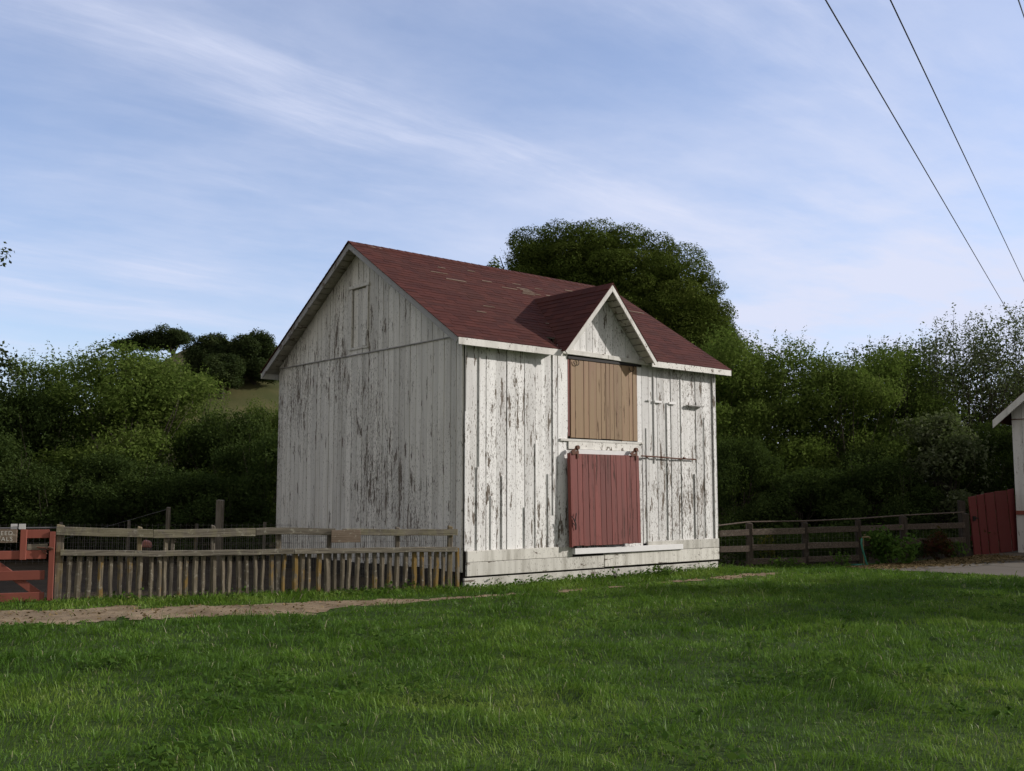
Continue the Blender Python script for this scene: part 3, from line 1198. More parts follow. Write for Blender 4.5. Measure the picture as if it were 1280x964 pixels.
pick = [91, 104, 116, 130, 142, 154, 166, 179, 192, 203, 209, 227, 236, 247, 257, 269, 280, 290, 300, 310, 321, 331, 341, 357, 370, 379, 388, 400, 409, 420, 429,
        438, 448, 459, 469, 478, 487, 497, 508, 518, 527, 537, 546, 554, 571]
for i, px in enumerate(pick):
    s = fx_of(px)
    mb = MB()
    wd = rf.uniform(.058, .088)
    dp = rf.uniform(.03, .05)
    lean = rf.uniform(-.028, .028)
    top = zat(MIDZ, s) - rf.uniform(.0, .05) if px not in (209,) else 1.0
    n = 5
    pts, rad = [], []
    b = len(mb.v)
    r = rf.random()
    for k in range(n + 1):
        f = k / n
        cx_ = s + lean * (f - 1) + rf.uniform(-.005, .005)
        w2 = wd / 2 * rf.uniform(.82, 1.1)
        d2 = dp / 2 * rf.uniform(.85, 1.1)
        z = -.08 + (top + .08) * f
        mb.v += [(cx_ - w2, -.03 - d2, z), (cx_ - w2 * .2, -.036 - d2 * 1.2, z), (cx_ + w2, -.03 - d2, z), (cx_ + w2, -.03 + d2, z), (cx_ - w2, -.03 + d2, z)]
    for k in range(n):
        for q in range(5):
            a, c = b + k * 5 + q, b + k * 5 + (q + 1) % 5
            mb.f.append((a, c, c + 5, a + 5))
            mb.r.append(r)
    mb.f += [tuple(b + q for q in (4, 3, 2, 1, 0)), tuple(b + n * 5 + q for q in range(5))]
    mb.r += [r, r]
    mb.build('picket', M['picket'], fence)
# wire mesh behind the boards
mb = MB()
s = .08
while s < FLEN - .05:
    mb.tube([(s, .055, .03), (s, .055, 1.0)], .0028, 3)
    s += .032
for z in (.1, .25, .4, .55, .70, .80, .90, .99):
    mb.tube([(.03, .058, z), (FLEN - .02, .058, z)], .0022, 3)
mb.build('wire_mesh', M['wire'], fence)

# brown board hung on the fence
sx0, sx1 = fx_of(413.5), fx_of(449.5)
ca, sa = math.cos(FA), math.sin(FA)


def fw(s, y, z=0.0):
    return (-6.66 + s * ca - y * sa, 15.65 + s * sa + y * ca, z)


mb = MB()
mb.box(-(sx1 - sx0) / 2, (sx1 - sx0) / 2, -.015, .015, -.10, .10)
bs = mb.build('notice_board', M['sign_wood'], None, .004)
bs.location = fw((sx0 + sx1) / 2, -.118, .905)
bs.rotation_euler = (0, 0, FA)
tag(bs, 'small blank brown wooden board hung over the top rail of the picket fence', 'sign')

# ------------------------------------------------------------------ red gate at the left end
gate = thing('field_gate', 'red painted five bar gate with a diagonal brace, beside the picket fence', 'gate', (-6.66, 15.65, 0), FA)


def gx_of(px):
    k = (px - 640) / 1300.0 * .995
    return ((k * 15.65 + 6.66) / (1 - k * FSL)) / math.cos(FA)


def gz(py, s):
    return 1.6 - (py - 616.3) / 1300.0 * (15.65 + s * sa)


g0, g1 = -2.7, gx_of(65)
for (ya, yb, a, b) in ((661.5, 672, gx_of(33), gx_of(65)), (687, 697.5, g0, gx_of(62)), (711.5, 723, g0, gx_of(61)), (738, 749.5, g0, gx_of(61.5))):
    mb = MB()
    mb.box(a, b, -.075, -.045, gz(yb, (-.6)), gz(ya, (-.6)))
    mb.build('bar', M['red_gate'], gate, .005)
mb = MB()
mb.box(g0, gx_of(25), -.072, -.046, gz(672, -.6), gz(661.5, -.6))
mb.build('bar', M['red_gate'], gate, .005)
for (xa, xb, ya, yb, y0, y1) in ((29, 37.2, 661, 698, -.10, -.076), (65.2, 72.3, 664, 748.5, -.10, -.055)):
    mb = MB()
    mb.box(gx_of(xa), gx_of(xb), y0, y1, gz(yb, -.5), gz(ya, -.5))
    mb.build('stile', M['red_gate'], gate, .005)
mb = MB()
mb.box(g0, g0 + .1, -.10, -.055, .07, 1.06)
mb.build('stile', M['red_gate'], gate, .005)
mb = MB()
mb.bar((gx_of(-75), -.032, gz(652, -1.2)), (gx_of(55), -.032, gz(741, -.5)), .105, .026)
mb.build('brace', M['red_gate'], gate, .005)
mb = MB()
mb.box(gx_of(37.5), gx_of(63), -.044, -.015, gz(686.5, -.5), gz(679, -.5))
sb = mb.build('slide_bar', M['rail'], gate, .004)
mb = MB()
mb.tube([(gx_of(50), -.085, gz(683, -.5)), (gx_of(60), -.10, gz(684, -.5)), (gx_of(68), -.12, gz(687, -.5))], .012, 6)
mb.tube([(gx_of(56), -.09, gz(687, -.5)), (gx_of(63), -.11, gz(691, -.5))], .010, 6)
mb.tube([(gx_of(64), -.115, gz(683, -.5)), (gx_of(71), -.125, gz(685, -.5))], .016, 6)
mb.build('latch', M['rust'], gate)


def text_mesh(name, body, size, mat, parent, loc, align='RIGHT'):
    cu = bpy.data.curves.new(name, 'FONT')
    cu.body = body
    cu.size = size
    cu.extrude = .002
    cu.align_x = align
    cu.space_character = 1.18
    to = bpy.data.objects.new(name, cu)
    col.objects.link(to)
    dg = bpy.context.evaluated_depsgraph_get()
    me = bpy.data.meshes.new_from_object(to.evaluated_get(dg))
    bpy.data.objects.remove(to)
    me.materials.clear()
    me.materials.append(mat)
    o = bpy.data.objects.new(name, me)
    col.objects.link(o)
    o.parent = parent
    o.location = loc
    o.rotation_euler = (math.pi / 2, 0, 0)
    return o


sg = thing('warning_sign', 'brown wooden sign with white lettering hung on the red gate', 'sign', fw(gx_of(25), -.105, gz(677, -.6)), FA)
mb = MB()
mb.box(-1.02, 0, -.012, .02, .0, .195)
mb.build('board', M['sign_wood'], sg, .004)
text_mesh('lettering', 'DO NOT FEED', .085, M['lettering'], sg, (-.055, -.0135, .112))
text_mesh('lettering', 'THE ANIMALS', .085, M['lettering'], sg, (-.055, -.0135, .028))
for (xa, xb, nm, lb) in ((16.3, 24.3, 'white_card', 'small white card clipped above the lettered sign'), (26.5, 35, 'white_card', 'small white card clipped above the red gate upright')):
    mb = MB()
    wd = gx_of(xb) - gx_of(xa)
    mb.box(0, wd, -.006, .006, 0, .078)
    o = mb.build(nm, M['card'], None, .002)
    o.location = fw(gx_of(xa), -.06 if xa < 20 else -.088, gz(660.8, -.6))
    o.rotation_euler = (0, 0, FA)
    tag(o, lb, 'card', 'white cards on the gate top')
mb = MB()
mb.tube([fw(-2.7, .03, 1.085), fw(-.02, .03, 1.085)], .013, 6)
tag(mb.build('top_pipe', M['wire']), 'thin grey pipe running along above the red gate', 'pipe')

# posts standing in the yard behind the fence
def yard_post(px, pt, Y, wd, label):
    x = (px - 640) / 1300 * Y
    z = 1.6 + (616.3 - pt) / 1300 * Y
    mb = MB()
    mb.hexa([(-wd / 2, -wd / 2, -.1), (wd / 2, -wd / 2, -.1), (wd / 2, wd / 2, -.1), (-wd / 2, wd / 2, -.1),
             (-wd / 2 + .01, -wd / 2, z), (wd / 2 + .01, -wd / 2, z - .01), (wd / 2 + .01, wd / 2, z), (-wd / 2 + .01, wd / 2, z + .01)])
    o = mb.build('yard_post', M['post'], None, .008)
    o.location = (x, Y, 0)
    return tag(o, label, 'post', 'posts behind the picket fence')


yard_post(213, 634, 19.6, .07, 'thin grey post behind the picket fence with a wire running off it')
yard_post(277, 625, 20.4, .13, 'thick brown post behind the picket fence nearest the barn')
mb = MB()
mb.tube([((213 - 640) / 1300 * 19.6, 19.6, 1.30), (-8.1, 19.9, .85), (-9.2, 20.0, .55)], .0035, 5)
tag(mb.build('stay_wire', M['wire']), 'thin wire sloping down from the thin post', 'wire')
# back wire fence of the yard
yf = thing('wire_fence', 'low wire mesh fence at the back of the dirt yard', 'fence', (-14, 22.4, 0))
for k in range(8):
    mb = MB()
    mb.tube([(k * 1.45, 0, -.1), (k * 1.45 + .02, 0, .98 + .04 * math.sin(k * 2.1))], .035, 7)
    mb.build('post', M['post'], yf)
mb = MB()
for z in (.15, .35, .55, .75, .92):
    mb.tube([(0, -.04, z), (10.15, -.04, z)], .004, 3)
s = .1
while s < 10.1:
    mb.tube([(s, -.045, .1), (s, -.045, .95)], .003, 3)
    s += .12
mb.build('wire_mesh', M['wire'], yf)
# pinkish block on a stump in the yard
t = thing('stump', 'dark stump with a small pinkish block on it, seen between the fence rails', 'stump', ((188.5 - 640) / 1300 * 18.2, 18.2, 0))
mb = MB()
mb.tube([(0, 0, -.1), (0, 0, .3), (.01, 0, .66)], [.11, .09, .085], 10)
mb.build('log', M['dark_post'], t, .01)
mb = MB()
mb.hexa([(-.08, -.08, .661), (.09, -.07, .661), (.08, .08, .661), (-.08, .07, .661), (-.06, -.06, .79), (.05, -.06, .76), (.06, .06, .77), (-.06, .06, .80)])
mb.build('block', M['tin'], t, .02)

# ------------------------------------------------------------------ fence on the right
def RF(px, pt, Y):
    return ((px - 640) / 1300 * Y, Y, 1.6 + (616.3 - pt) / 1300 * Y)


rfence = thing('rail_fence', 'dark brown post and rail fence between barn and red plank gate', 'fence', (4.35, 22.45, 0))
rp = [RF(934, 653, 22.9), RF(1003, 652, 23.35), RF(1069, 649, 23.9), RF(1125, 645, 24.5), RF(1201, 641, 25.25)]
o0 = Vector((4.35, 22.45, 0))
for i, p in enumerate(rp):
    mb = MB()
    q = Vector(p) - o0
    wd = (.13, .12, .11, .15, .17)[i]
    mb.hexa([(q.x - wd / 2, q.y - wd / 2, -.1), (q.x + wd / 2, q.y - wd / 2, -.1), (q.x + wd / 2, q.y + wd / 2, -.1), (q.x - wd / 2, q.y + wd / 2, -.1),
             (q.x - wd / 2, q.y - wd / 2, q.z), (q.x + wd / 2, q.y - wd / 2, q.z - .02), (q.x + wd / 2, q.y + wd / 2, q.z), (q.x - wd / 2, q.y + wd / 2, q.z + .02)])
    mb.build('post', M['dark_post'], rfence, .01)
st = [Vector((4.40, 22.50, .90))] + [Vector(p) for p in rp]
for zo_, zo2 in ((.735, .78), (.40, .43), (.10, .13)):
    for i in range(5):
        a, b = st[i] - o0, st[i + 1] - o0
        if zo_ < .2 and i in (0, 3, 4):
            continue
        k = .02 * i
        a, b = Vector((a.x, a.y - .085, zo_ + k)), Vector((b.x, b.y - .085, zo2 - .03 + k))
        d = (b - a).normalized() * .04
        mb = MB()
        mb.bar(a + d, b - d, .13, .035, jit=.05)
        mb.build('rail', M['pale_rail'], rfence, .005)
mb = MB()
mb.tube([Vector((4.38, 22.42, .905)) - o0] + [Vector((p[0], p[1], p[2] + .02)) - o0 for p in rp], .016, 6)
mb.build('top_pole', M['pale_rail'], rfence)
mb = MB()
for i in range(5):
    a, b = st[i] - o0, st[i + 1] - o0
    n = int((b - a).length / .1)
    for k in range(n):
        q = a + (b - a) * k / n
        mb.tube([(q.x, q.y, .05), (q.x, q.y, .80)], .002, 3)
    for z in (.15, .3, .45, .6, .75):
        mb.tube([(a.x, a.y, z), (b.x, b.y, z)], .002, 3)
mb.build('wire_mesh', M['wire'], rfence)

# red plank gate
ga, gb = Vector((11.06, 25.35, 0)), Vector((12.72, 26.45, 0))
gl_ = (gb - ga).length
pg = thing('plank_gate', 'leaning dark red gate of five wide vertical planks beside the white shed', 'gate', ga, math.atan2(gb.y - ga.y, gb.x - ga.x))
wds = [.32, .33, .43, .58, .31]
x = 0.0
sc_ = gl_ / (sum(wds) + .075 * 5)
for i, wd in enumerate(wds):
    mb = MB()
    a, b = x * sc_, (x + wd) * sc_
    zt = 1.50 + .045 * i
    ln = .13
    mb.hexa([(a + ln, -.02, .07 + .02 * i), (b + ln, -.02, .08 + .02 * i), (b + ln, .015, .08 + .02 * i), (a + ln, .015, .07 + .02 * i),
             (a, -.02, zt), (b, -.02, zt + .03), (b, .015, zt + .03), (a, .015, zt)])
    mb.build('plank', M['red_plank'], pg, .006)
    x += wd + .075
for z in (.45, 1.2):
    mb = MB()
    mb.box(.1, gl_ * .98, .018, .055, z, z + .12)
    mb.build('cross_rail', M['red_plank'], pg, .005)
mb = MB()
mb.box(.10, .20, -.05, -.021, .93, 1.04)
mb.tube([(.15, -.055, 1.0), (.28, -.06, .99)], .014, 6)
mb.build('latch', M['iron'], pg)
mb = MB()
mb.hexa([(-.08, -.07, -.1), (.07, -.07, -.1), (.07, .07, -.1), (-.08, .07, -.1), (-.09, -.07, 1.42), (.05, -.07, 1.40), (.05, .07, 1.41), (-.09, .07, 1.43)])
gp = mb.build('gate_post', M['dark_post'], None, .01)
gp.location = (10.93, 25.42, 0)
tag(gp, 'dark wooden post at the latch side of the red plank gate', 'post')

# ------------------------------------------------------------------ white shed on the right
shed = thing('white_shed', 'white boarded shed with a steep gable and a red band at the right edge', 'shed', (12.66, 26.3, 0), -(math.pi / 2 - BA))
# local x runs along the gable towards the viewer's right, local y away from it
SW, SD_, SE, SP = 3.8, 5.0, 3.72, .86
mb = MB()
u = 0.0
while u < SW - .01:
    wd = min(.24, SW - u)
    a, b = u + .003, u + wd - .003
    ta, tb = SE + SP * min(a, SW - a), SE + SP * min(b, SW - b)
    th = -.02 + rb.uniform(-.004, .004)
    if a < SW / 2 < b:
        b = SW / 2
        tb = SE + SP * SW / 2
    mb.hexa([(a, th, .05), (b, th, .05), (b, .02, .05), (a, .02, .05), (a, th, ta - .06), (b, th, tb - .06), (b, .02, tb - .06), (a, .02, ta - .06)])
    u += wd
v = .02
while v < SD_:
    wd = min(.24, SD_ - v)
    for x0 in (.0, SW - .02):
        mb.box(x0, x0 + .022, v + .003, v + wd - .003, .05, SE - .03)
    mb.box(v / SD_ * SW, (v + wd) / SD_ * SW - .006, SD_ + .001, SD_ + .02, .05, SE)
    v += wd
mb.build('wall', M['shed_white'], shed, .003)
mb = MB()
mb.box(.03, SW - .03, .025, SD_, .0, SE - .1)
mb.hexa([(.05, .025, SE - .1), (SW - .05, .025, SE - .1), (SW - .05, SD_ + .018, SE - .1), (.05, SD_ + .018, SE - .1),
         (SW / 2 - .05, .025, SE + SP * SW / 2 - .18), (SW / 2 + .05, .025, SE + SP * SW / 2 - .18), (SW / 2 + .05, SD_ + .018, SE + SP * SW / 2 - .18), (SW / 2 - .05, SD_ + .018, SE + SP * SW / 2 - .18)])
mb.build('inner_wall', M['core'], shed)
mb = MB()
ov = .34
for sd in (0, 1):
    X = lambda q: q if sd == 0 else SW - q
    P = []
    for dz in (-.05, .03):
        P += [(X(-ov), -.36, SE - ov * SP + dz), (X(SW / 2), -.36, SE + SP * SW / 2 + dz), (X(SW / 2), SD_ + .3, SE + SP * SW / 2 + dz), (X(-ov), SD_ + .3, SE - ov * SP + dz)]
    if sd:
        P = [P[k] for k in (1, 0, 3, 2, 5, 4, 7, 6)]
    mb.hexa(P, .4)
mb.build('roof', M['shingle'], shed)
for sd in (0, 1):
    X = lambda q: q if sd == 0 else SW - q
    P = []
    mb = MB()
    for dz in (-.20, -.0):
        P += [(X(-ov - .01), -.39, SE - ov * SP + dz), (X(SW / 2), -.39, SE + SP * SW / 2 + dz), (X(SW / 2), -.362, SE + SP * SW / 2 + dz), (X(-ov - .01), -.362, SE - ov * SP + dz)]
    if sd:
        P = [P[k] for k in (1, 0, 3, 2, 5, 4, 7, 6)]
    mb.hexa(P)
    mb.build('rake_board', M['white_trim'], shed, .004)
mb = MB()
mb.box(.0, SW, -.05, -.026, 1.06, 1.16)
mb.build('red_band', M['red_gate'], shed, .004)
mb = MB()
mb.box(.0, SW, -.046, -.026, SE - .28, SE - .26)
mb.build('ledge', M['rust'], shed)

# ------------------------------------------------------------------ tap and hose
tp = thing('garden_tap', 'standpipe tap with a green hose hanging from it by the rail fence', 'tap', (7.72, 23.1, 0))
mb = MB()
mb.tube([(0, 0, -.1), (0, 0, .62)], .016, 7)
mb.tube([(-.02, 0, .62), (.0, -.005, .63), (.13, -.01, .64), (.15, -.01, .60)], .02, 7)
mb.tube([(.04, -.05, .68), (.04, .05, .68)], .012, 6)
mb.tube([(.04, 0, .63), (.04, 0, .685)], .012, 6)
mb.build('standpipe', M['brass'], tp)
mb = MB()
mb.tube([(-.03, -.02, .61), (-.05, -.03, .50), (-.03, -.035, .38), (.0, -.04, .25), (.03, -.05, .12), (.06, -.06, .03), (.0, -.10, .02), (-.15, -.12, .03), (-.30, -.06, .03), (-.22, .02, .03), (.0, -.02, .04)], .020, 8)
mb.build('hose', M['hose'], tp, smooth=True)

# ------------------------------------------------------------------ leaves
def leaf_arrays(P, N, size, aspect, rng, rnd):
    """diamond leaves at P facing N"""
    n = len(P)
    N = N / (np.linalg.norm(N, axis=1, keepdims=True) + 1e-9)
    t = rng.normal(size=(n, 3))
    t -= N * (t * N).sum(1, keepdims=True)
    t /= np.linalg.norm(t, axis=1, keepdims=True) + 1e-9
    b = np.cross(N, t)
    s = (size * rng.uniform(.5, 1.6, n))[:, None]
    a = aspect
    V = np.stack([P - t * s * .5, P + b * s * a * .5 - t * s * .05, P + t * s * .5 + N * s * .08, P - b * s * a * .5 - t * s * .05], 1)
    return V.reshape(-1, 3), rnd


def leaves_obj(name, V, rnd, mat, parent=None):
    n = len(V) // 4
    return np_mesh(name, V, np.full(n, 4), np.arange(n * 4), mat, rnd, parent)


def lobe_leaves(lobes, per_m2, size, aspect, rng, up_bias=.35, shell=.45, clump_var=.35, fuzz=.75, bumpy=1.0):
    """leaves through the outer volume of every lobe (x,y,z,rx,ry,rz)"""
    Vs, Rs = [], []
    for (x, y, z, rx, ry, rz) in lobes:
        n = int(per_m2 * 4 * math.pi * ((rx * ry + ry * rz + rx * rz) / 3))
        d = rng.normal(size=(n, 3))
        d /= np.linalg.norm(d, axis=1, keepdims=True)
        rad = 1 - shell * rng.rand(n) ** 1.6
        bump = 1 + bumpy * .22 * np.sin(d[:, 0] * 5 + x * 3) * np.sin(d[:, 1] * 5 + y * 3) + bumpy * .15 * np.sin(d[:, 2] * 7 + z * 5)
        P = np.array([x, y, z]) + d * np.array([rx, ry, rz]) * (rad * bump)[:, None] + rng.normal(size=(n, 3)) * size * .6
        N = d * .7 + rng.normal(size=(n, 3)) * fuzz + np.array([0, 0, up_bias])
        base = rng.uniform(-clump_var, clump_var)
        r = np.clip(.5 + base * .5 + rng.normal(size=n) * .19, 0, .94)
        v, r = leaf_arrays(P, N, size, aspect, rng, r)
        Vs.append(v)
        Rs.append(r)
    return np.concatenate(Vs), np.concatenate(Rs)


def sprig_leaves(starts, lens, dirs, size, aspect, rng, spacing=.045, spread=.05):
    Vs, Rs = [], []
    for p, L, d in zip(starts, lens, dirs):
        n = max(6, int(L / spacing))
        f = np.linspace(0, 1, n)
        P = np.array(p) + np.outer(f * L, d) + rng.normal(size=(n, 3)) * spread * (1.3 - f)[:, None]
        N = rng.normal(size=(n, 3)) + np.array([0, 0, .3])
        v, r = leaf_arrays(P, N, size, aspect, rng, np.clip(.62 + rng.normal(size=n) * .2, 0, .94))
        Vs.append(v)
        Rs.append(r)
    return np.concatenate(Vs), np.concatenate(Rs)


def limbs(mb, rng, h, spread, trunk_r, n=7, base=(0, 0, 0), stems=1):
    for s in range(stems):
        a = rng.uniform(0, 6.28)
        off = np.array([math.cos(a), math.sin(a), 0]) * (0.0 if stems == 1 else .03)
        b = np.array(base) + off
        lean = np.array([rng.uniform(-.15, .15), rng.uniform(-.15, .15), 0]) + off * 5
        pts = [b + np.array([0, 0, -.1]) + lean * 0] + [b + lean * h * .5 * f + np.array([rng.uniform(-.02, .02), rng.uniform(-.02, .02), h * .62 * f]) for f in (.25, .5, .75, 1)]
        if s == 0:
            mb.tube([b + np.array([0, 0, -.15]), b + np.array([0, 0, .12])], [trunk_r * 3.2, trunk_r * 2.2], 8)
        mb.tube(pts, [trunk_r * 1.25, trunk_r, trunk_r * .8, trunk_r * .6, trunk_r * .35], 8)
        for k in range(n):
            f = rng.uniform(.3, .95)
            p0 = b + lean * h * .5 * f + np.array([0, 0, h * .62 * f])
            a = rng.uniform(0, 6.28)
            e = p0 + np.array([math.cos(a) * spread * rng.uniform(.4, .85), math.sin(a) * spread * rng.uniform(.4, .85), h * rng.uniform(.12, .32)])
            m_ = (p0 + e) / 2 + np.array([0, 0, -.08 * h * rng.rand()])
            r0 = trunk_r * .5
            mb.tube([p0, m_, e], [r0, r0 * .6, r0 * .15], 6)


def shrub_proto(seed, h, r, mat, leaf=.078, aspect=.45, density=170, nl=62, sprigs=50, sprig_len=(.5, 1.0), airy=False):
    """a multi-stemmed bushy tree reaching down to the ground; returns (crown mesh, trunk mesh)"""
    rng = np.random.RandomState(seed)
    lobes = []
    if airy:
        for k in range(nl):
            f = rng.rand() ** .75
            z = h * (.08 + .82 * f)
            env = r * (1.02 - .52 * max(0, f - .45) / .55 - .25 * max(0, .2 - f))
            a = rng.uniform(0, 6.28)
            q = env * math.sqrt(rng.uniform(.05, 1)) * .9
            s = r * rng.uniform(.14, .25)
            lobes.append((q * math.cos(a), q * math.sin(a), z, s, s, s * rng.uniform(.8, 1.2)))
    else:
        big = [(0, 0, h - r * .50, r * .46)]
        for k in range(12):
            a = 6.28 * k / 12 * 2.4 + rng.uniform(-.3, .3)
            f = (k + .5) / 12
            z = h * (.10 + .74 * f)
            env = r * (.72 - .42 * max(0, f - .35) / .65)
            big.append((env * math.cos(a), env * math.sin(a), z, r * rng.uniform(.30, .44)))
        for (bx, by, bz, br) in big:
            m_ = max(5, int(nl / 7))
            for k in range(m_):
                d = rng.normal(size=3)
                d[2] = abs(d[2]) * 1.1 - .35
                d /= np.linalg.norm(d)
                s = br * rng.uniform(.34, .52)
                q = br - s * .55
                lobes.append((bx + d[0] * q, by + d[1] * q, max(s * .6, bz + d[2] * q), s, s, s * rng.uniform(.75, 1.0)))
            lobes.append((bx, by, bz, br * .7, br * .7, br * .7))
    V, Rn = lobe_leaves(lobes, density * (.33 if airy else 1), leaf, aspect, rng, shell=.8 if airy else .5)
    st, ln, dr = [], [], []
    for k in range(sprigs):
        a = rng.uniform(0, 6.28)
        q = r * math.sqrt(rng.rand()) * .85
        zt = h * (.93 - .45 * (q / r) ** 2)
        st.append((q * math.cos(a), q * math.sin(a), zt - .5))
        ln.append(rng.uniform(*sprig_len))
        sw = .26 if airy else .15
        d = np.array([math.cos(a) * .32 * q / r + rng.normal() * sw, math.sin(a) * .32 * q / r + rng.normal() * sw, 1])
        dr.append(d / np.linalg.norm(d))
    V2, R2 = sprig_leaves(st, ln, dr, leaf * .85, aspect, rng, .028 if airy else .04, .13 if airy else .06)
    crown = leaves_obj('crown', np.concatenate([V, V2]), np.concatenate([Rn, R2]), mat)
    mb = MB()
    limbs(mb, rng, h * .8, r * .5, .06, 5, stems=3)
    for p, L, d in list(zip(st, ln, dr))[::2 if airy else 5]:
        p = np.array(p)
        o_ = np.array([p[0] * .25, p[1] * .25, p[2] * .42])
        mb.tube([np.array([0, 0, .05]), o_, (o_ + p) * .5 + np.array([0, 0, -.05 * h]) + d * .1, p - d * .3, p + d * L * .5, p + d * L * .93], [.024, .018, .013, .009, .006, .0025], 4)
    trunk = mb.build('trunk', M['bark'])
    res = (crown.data, trunk.data, h)
    bpy.data.objects.remove(crown)
    bpy.data.objects.remove(trunk)
    return res


def plant_tree(name, proto, x, y, top, rz, label, cat='tree', group=None, wide=1.0, z0=0.0):
    crown, trunk, h = proto
    t_ = thing(name, label, cat, (x, y, z0), rz, group)
    s = (top - z0) / h
    t_.scale = (s * wide, s * wide, s)
    for nm, me in (('crown', crown), ('trunk', trunk)):
        o = bpy.data.objects.new(nm, me)
        col.objects.link(o)
        o.parent = t_
    return t_


def PX(px, Y):
    return (px - 640) / 1300 * Y


def PZ(py, Y):
    return 1.6 + (616.3 - py) / 1300 * Y


willow_a = shrub_proto(31, 6.0, 2.6, M['willow'])
willow_b = shrub_proto(32, 6.0, 2.5, M['willow'], sprigs=90, sprig_len=(.6, 1.5))
shrub_a = shrub_proto(33, 5.0, 2.5, M['shrub'], leaf=.09, aspect=.5, density=150)
shrub_b = shrub_proto(34, 4.0, 2.4, M['shrub'], leaf=.09, aspect=.5, nl=52, density=150)
airy_a = shrub_proto(35, 7.5, 2.4, M['airy'], leaf=.085, aspect=.5, density=100, nl=52, sprigs=190, sprig_len=(.5, 1.5), airy=True)
pale_a = shrub_proto(36, 4.0, 1.7, M['airy'], leaf=.11, aspect=.5, nl=48, sprigs=70)

GL, GR = 'bushy trees behind the dirt yard', 'bushy trees behind the rail fence'
for (px, Y, top, proto, rz, wd, label) in (
        (162, 30.5, 421, willow_a, .3, 1.3, 'tall bright green willow, highest of the trees behind the picket fence'),
        (88, 32.0, 436, willow_b, 1.9, 1.15, 'green willow with a ragged top just left of the tallest willow behind the yard'),
        (28, 29.0, 468, shrub_a, .7, .95, 'dark bushy tree behind the red gate'),
        (-55, 28.5, 462, shrub_a, 2.9, 1.0, 'dark bushy tree cut by the left edge behind the red gate'),
        (222, 32.5, 458, willow_b, 4.0, .95, 'paler willow below the wind swept hill tree'),
        (288, 29.5, 506, shrub_a, 5.1, 1.0, 'dark leafy tree between the willow and the barn, below the hill oaks'),
        (356, 31.0, 498, willow_a, 2.2, .85, 'green tree half hidden by the left edge of the barn'),
        (50, 25.5, 580, shrub_b, .4, 1.3, 'low dark bush behind the gate end of the picket fence'),
        (160, 26.4, 566, shrub_b, 2.0, 1.2, 'low dark bush behind the thin grey post'),
        (250, 25.6, 590, shrub_b, 3.6, 1.4, 'low dark bush behind the thick brown post'),
        (330, 27.0, 540, shrub_b, 5.0, 1.0, 'low dark bush against the hidden back of the barn'),
        (-30, 25.6, 530, shrub_b, 1.2, 1.0, 'low dark bush at the left edge behind the gate')):
    plant_tree('bushy_tree' if proto is not shrub_b else 'bush', proto, PX(px, Y), Y, PZ(top, Y), rz, label, 'tree' if proto is not shrub_b else 'bush', GL, wd)
for (px, Y, top, proto, rz, wd, label) in (
        (905, 31.0, 412, willow_a, 3.3, 1.0, 'bright green willow rising behind the right end of the barn roof'),
        (985, 31.5, 418, willow_b, .9, 1.0, 'willow with long upright shoots right of the barn'),
        (1062, 31.0, 434, willow_a, 5.2, 1.0, 'rounded willow in the middle of the trees behind the rail fence'),
        (1128, 33.0, 425, willow_b, 2.6, .95, 'willow with thin shoots just left of the pale airy trees'),
        (1205, 33.5, 392, airy_a, .5, 1.0, 'tall airy pale tree with sky showing through, behind the red plank gate'),
        (1290, 33.0, 378, airy_a, 2.4, 1.05, 'tallest airy pale tree, behind the white shed'),
        (1172, 29.3, 515, pale_a, 1.0, 1.05, 'pale yellowish bush standing before the dark trees left of the plank gate'),
        (1000, 27.6, 585, shrub_b, 4.2, 1.3, 'dark bush behind the middle of the rail fence'),
        (1086, 28.4, 560, shrub_b, .2, 1.05, 'dark bush behind the tap and hose'),
        (925, 28.2, 540, shrub_a, 1.6, .9, 'dark bush close to the right corner of the barn'),
        (1236, 30.5, 520, shrub_a, 3.9, .95, 'dark bush behind the red plank gate')):
    plant_tree('bushy_tree' if proto not in (shrub_b,) else 'bush', proto, PX(px, Y), Y, PZ(top, Y), rz, label, 'tree' if proto is not shrub_b else 'bush', GR, wd)
# the wood goes on behind, a closed dark mass
rng = np.random.RandomState(77)
lobes = []
for k in range(180):
    px = rng.uniform(-160, 420) if k < 80 else rng.uniform(840, 1420)
    Y = rng.uniform(34, 38)
    topy = 565 if k < 80 else 470
    z = rng.uniform(.4, PZ(topy, Y))
    s = rng.uniform(.9, 1.4)
    lobes.append((PX(px, Y), Y, z, s, s, s))
V, Rn = lobe_leaves(lobes, 85, .12, .5, rng)
lobes = []
for k in range(90):                              # brambles and nettles behind the rail fence
    x = rng.uniform(4.6, 12.0)
    y = 22.5 + (x - 4.35) * .43 + rng.uniform(.35, 2.6)
    s = rng.uniform(.22, .42)
    lobes.append((x, y, rng.uniform(.1, .65), s, s, s * .8))
V2, R2 = lobe_leaves(lobes, 150, .085, .5, rng)
V, Rn = np.concatenate([V, V2]), np.concatenate([Rn, R2])
o = leaves_obj('undergrowth', V, Rn, M['shrub'])
o['kind'] = 'stuff'

# the big cypress behind the barn
def blob_tree(name, label, base, lobes, density, leaf, mat, seed, trunk_pts, trunk_r, aspect=.45, extra=None, up=.5, group=None, shell=.35, bumpy=.7):
    rng = np.random.RandomState(seed)
    t_ = thing(name, label, 'tree', base, 0, group)
    V, Rn = lobe_leaves(lobes, density, leaf, aspect, rng, up, shell, .5, .55, bumpy)
    if extra is not None:
        V2, R2 = extra(rng)
        V, Rn = np.concatenate([V, V2]), np.concatenate([Rn, R2])
    leaves_obj('crown', V, Rn, mat, t_)
    mb = MB()
    for pts, rr in zip(trunk_pts, trunk_r):
        mb.tube(pts, rr, 8)
    mb.build('trunk', M['bark'], t_)
    return t_


